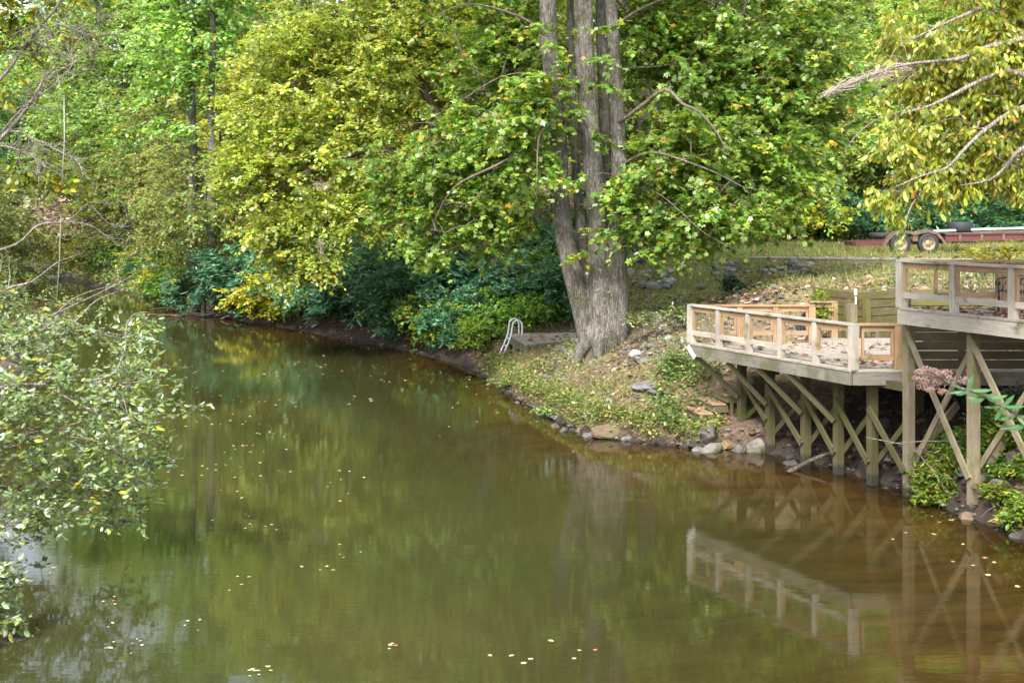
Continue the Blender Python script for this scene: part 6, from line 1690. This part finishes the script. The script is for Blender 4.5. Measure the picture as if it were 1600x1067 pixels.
# tall flowering weed leaning in at the right
rng = np.random.default_rng(861)
DJ = 10.0
x, y = 5.25, 10.3; g = gz(x, y)
jp = empty("flowering_weed", (x, y, g), "tall weed with long leaf whorls and a dried pink flower head before the posts", "plant")
stempts = np.concatenate([[(x, y, g - .15), (x - .15, y, g + .9), (x - .45, y - .1, g + 1.9)], P((1650, 700, DJ), (1600, 656, DJ), (1560, 632, DJ), (1520, 612, DJ), (1480, 600, DJ), (1450, 588, DJ))])
mb = MB(); mb.tube(smooth_path(stempts, 4), np.linspace(.012, .004, (len(stempts) - 1) * 4 + 1), 6); put(mb, 'stem', M['twig'], jp)
lp, ldv, ln = [], [], []
for (u, v) in [(1514, 609), (1540, 622), (1566, 634), (1588, 650), (1606, 662), (1630, 680)]:
    c = at(u, v, DJ)
    for k in range(6):
        a = k * PI / 3 + rng.normal(0, .2); lp.append(c); ldv.append((math.cos(a), math.sin(a) * .7, rng.uniform(-.35, .35) + .15 * math.sin(a))); ln.append((rng.normal(0, .3), -.7, .7))
nL = len(lp)
reparent(leaf_object('foliage', V(lp), V(ldv), V(ln), .165 * np.clip(rng.normal(1, .2, nL), .6, 1.35), .21, tints(nL, [(3, (.06, .15, .05)), (2, (.10, .19, .07))], rng, .15), 'oval', M['shrubleaf'], None), jp)
fm_ = MB(); ct = at(1452, 592, DJ)
heads = [at(u, v, DJ + rng.normal(0, .06)) for u, v in [(1436, 582), (1448, 576), (1460, 580), (1470, 584), (1433, 592), (1444, 596), (1455, 598), (1466, 596), (1440, 604), (1452, 608), (1462, 604), (1450, 588), (1480, 582), (1484, 592), (1506, 594), (1474, 612)]]
for h in heads:
    for k in range(60):
        q = h + unit(rng.normal(0, 1, 3)) * V([1.2, 1.2, .8]) * .036 * rng.random() ** .4; fm_.lathe([(0, -.005), (.0038, -.002), (.0042, .003), (0, .006)], 5, q)
put(fm_, 'flower_head', M['flower'], jp)
mb = MB()
for h in heads: mb.tube([stempts[-2], (stempts[-2] + h) / 2 + rng.normal(0, .01, 3), h], [.004, .003, .002], 4, cap=False)
put(mb, 'flower_stalk', M['twig'], jp)

# ------------------------------------------------------------------ leaves on the decks
r = np.random.default_rng(871)
def deck_pts(n, x0f, x1, y0, y1, z):
    Y = r.uniform(y0, y1, n); X = V([x0f(q) for q in Y]); X = X + (x1 - X) * r.random(n) ** 1.2
    return np.stack([X, Y, np.full(n, z)], 1)
PAL_RL = [(4, (.20, .045, .03)), (3, (.13, .05, .035)), (2, (.30, .12, .06)), (2, (.34, .22, .14)), (1, (.36, .2, .05))]
flat_leaves("deck_leaves", deck_pts(900, lambda q: exu(q) + .15, 11, 17, 22.1, ZU), .11, PAL_RL, M['litter'], 91, lift=.02)
p = deck_pts(420, lambda q: exl(q) + .2, 9.2, 23.1, 27.6, ZL); p = p[(p[:, 0] > 6.0) | (r.random(len(p)) < .35)]
flat_leaves("deck_leaves", p, .11, PAL_RL, M['litter'], 92, lift=.02)
def on_dock(n):
    a_, b_ = r.random(n), r.random(n); q = (c0_ + (c1_ - c0_) * a_[:, None]) * (1 - b_[:, None]) + (c3_ + (c2_ - c3_) * a_[:, None]) * b_[:, None]
    return np.concatenate([q, np.full((n, 1), ZD)], 1)
def quad(zz, q): return [at(u, v, 2000 * (EYE - zz) / (v - 330))[:2] for u, v in q]
c0_, c1_, c2_, c3_ = [V(q) for q in quad(ZD, [(795, 522), (822, 536), (893, 530), (902, 521)])]
flat_leaves("deck_leaves", on_dock(46), .12, PAL_RL, M['litter'], 93, lift=.02)
flat_leaves("deck_leaves", np.stack([r.uniform(9, 16, 60), r.uniform(45, 47, 60), np.full(60, zb)], 1), .12, PAL_D, M['litter'], 94, lift=.02)
sp_ = []
for k in range(6):
    for _ in range(9): sp_.append((3.97 + .29 * k + r.uniform(-.02, .2), 27.6 + .05 * k + r.uniform(0, .9), .665 + .195 * k))
flat_leaves("step_leaves", V(sp_), .10, PAL_D, M['litter'], 95, lift=.015)

# ------------------------------------------------------------------ leaves floating on the river: every one an object
def float_mesh(seed, col, shape):
    q = np.random.default_rng(seed)
    o = leaf_object("floating_leaf", V([[-.5, 0, 0.]]), V([[1., 0, 0.02]]), V([[0, 0, 1.]]), V([1.0]), V([.8]), V([col]), shape, M['litter'])
    me_ = o.data; bpy.data.objects.remove(o); return me_
FL = {'pale tan': [float_mesh(1, (.52, .42, .24), 'lobed'), float_mesh(2, (.50, .40, .22), 'oval')], 'yellow': [float_mesh(3, (.55, .40, .05), 'lobed'), float_mesh(4, (.50, .40, .06), 'oval')],
      'orange brown': [float_mesh(5, (.45, .17, .05), 'lobed'), float_mesh(6, (.34, .12, .05), 'oval')]}
def floats(n, u0, u1, v0, v1, where, s0=.07, s1=.15, seed=1):
    q = random.Random(seed); k = 0; last = None
    for _ in range(n * 20):
        if k >= n: break
        if k % 4 == 0 or last is None: u, v = q.uniform(u0, u1), q.uniform(v0, v1)
        else: u, v = last[0] + q.gauss(0, 26), last[1] + q.gauss(0, 9)
        last = (u, v)
        if v < 480: continue
        d = 2000 * EYE / (v - 330); x_ = (u - HU) / F * d
        if onland(x_, d) or sR(x_, d) < .1: continue
        cn = q.choice(['pale tan', 'pale tan', 'pale tan', 'pale tan', 'yellow', 'orange brown'])
        o = bpy.data.objects.new("floating_leaf", q.choice(FL[cn])); COL.objects.link(o)
        s = q.uniform(s0, s1) * .75; o.scale = (s, s, s * .7); o.location = (x_, d, .012); o.rotation_euler = (q.uniform(-.08, .08), q.uniform(-.08, .08), q.uniform(0, 6.28))
        tag(o, f"{cn} leaf floating {where}", "leaf", f"{cn} leaves floating {where}"); k += 1
floats(88, 230, 760, 510, 620, "near the dark shrubs of the far bank", .08, .17, 1)
floats(120, 190, 560, 620, 780, "in the middle of the channel beside the laurel bush", .06, .12, 2)
floats(60, 60, 560, 780, 1060, "in the foreground at the left", .04, .09, 3)
floats(16, 560, 1100, 640, 1040, "in the open brown shallows", .07, .13, 4)
floats(14, 1440, 1600, 790, 900, "by the posts of the upper deck", .07, .13, 5)

# sunken logs seen through the shallows
for k, (u0, v0, u1, v1, rr, lab) in enumerate([(880, 752, 1010, 765, .07, "dark sunken branch lying on the bed of the brown shallows, upper one"), (890, 893, 1020, 905, .08, "dark sunken branch lying on the bed of the brown shallows, lower one"), (1230, 752, 1330, 748, .05, "thin sunken stick on the river bed before the wet posts")]):
    q0 = at(u0, v0, 2000 * 5.2 / (v0 - 330)); q1 = at(u1, v1, 2000 * 5.2 / (v1 - 330))
    q0[2] = gz(q0[0], q0[1]) + rr * .6; q1[2] = gz(q1[0], q1[1]) + rr * .6
    tag(MB().tube(smooth_path([q0, (q0 + q1) / 2 + V([0, .15, .02]), q1], 4), np.linspace(rr, rr * .5, 9), 7).build('sunken_branch', M['darkbark']), lab, "log")

# ------------------------------------------------------------------ daylight
SUN_EL, SUN_AZ = math.radians(46), math.radians(200)     # compass direction the sun stands in: behind and left of the camera
w = bpy.data.worlds.new("World"); SC.world = w; w.use_nodes = True
nt = w.node_tree; bgn = nt.nodes["Background"]
sky = nt.nodes.new("ShaderNodeTexSky"); sky.sky_type = 'NISHITA'; sky.sun_disc = False
sky.sun_elevation = SUN_EL; sky.sun_rotation = SUN_AZ; sky.air_density = 1.0; sky.dust_density = 2.0; sky.ozone_density = 1.0
hz = nt.nodes.new("ShaderNodeHueSaturation"); hz.inputs["Saturation"].default_value = .45     # bright hazy cloud cover
nt.links.new(sky.outputs[0], hz.inputs["Color"]); nt.links.new(hz.outputs[0], bgn.inputs[0]); bgn.inputs[1].default_value = .15
sl = bpy.data.lights.new("sun", 'SUN'); sl.energy = 2.4; sl.angle = math.radians(18); sl.color = (1, .965, .91)
so = bpy.data.objects.new("sun", sl); COL.objects.link(so)
sd = Vector((math.sin(SUN_AZ) * math.cos(SUN_EL), math.cos(SUN_AZ) * math.cos(SUN_EL), math.sin(SUN_EL)))
so.rotation_euler = (-sd).to_track_quat('-Z', 'Y').to_euler(); so.location = sd * 60

SC.view_settings.view_transform = 'Standard'; SC.view_settings.look = 'None'
SC.view_settings.exposure = 1.8; SC.view_settings.gamma = 1
cy = SC.cycles
cy.max_bounces = 7; cy.diffuse_bounces = 4; cy.glossy_bounces = 3; cy.transmission_bounces = 3; cy.transparent_max_bounces = 6
cy.caustics_reflective = False; cy.caustics_refractive = False
cy.use_denoising = True
cy.sample_clamp_indirect = 6
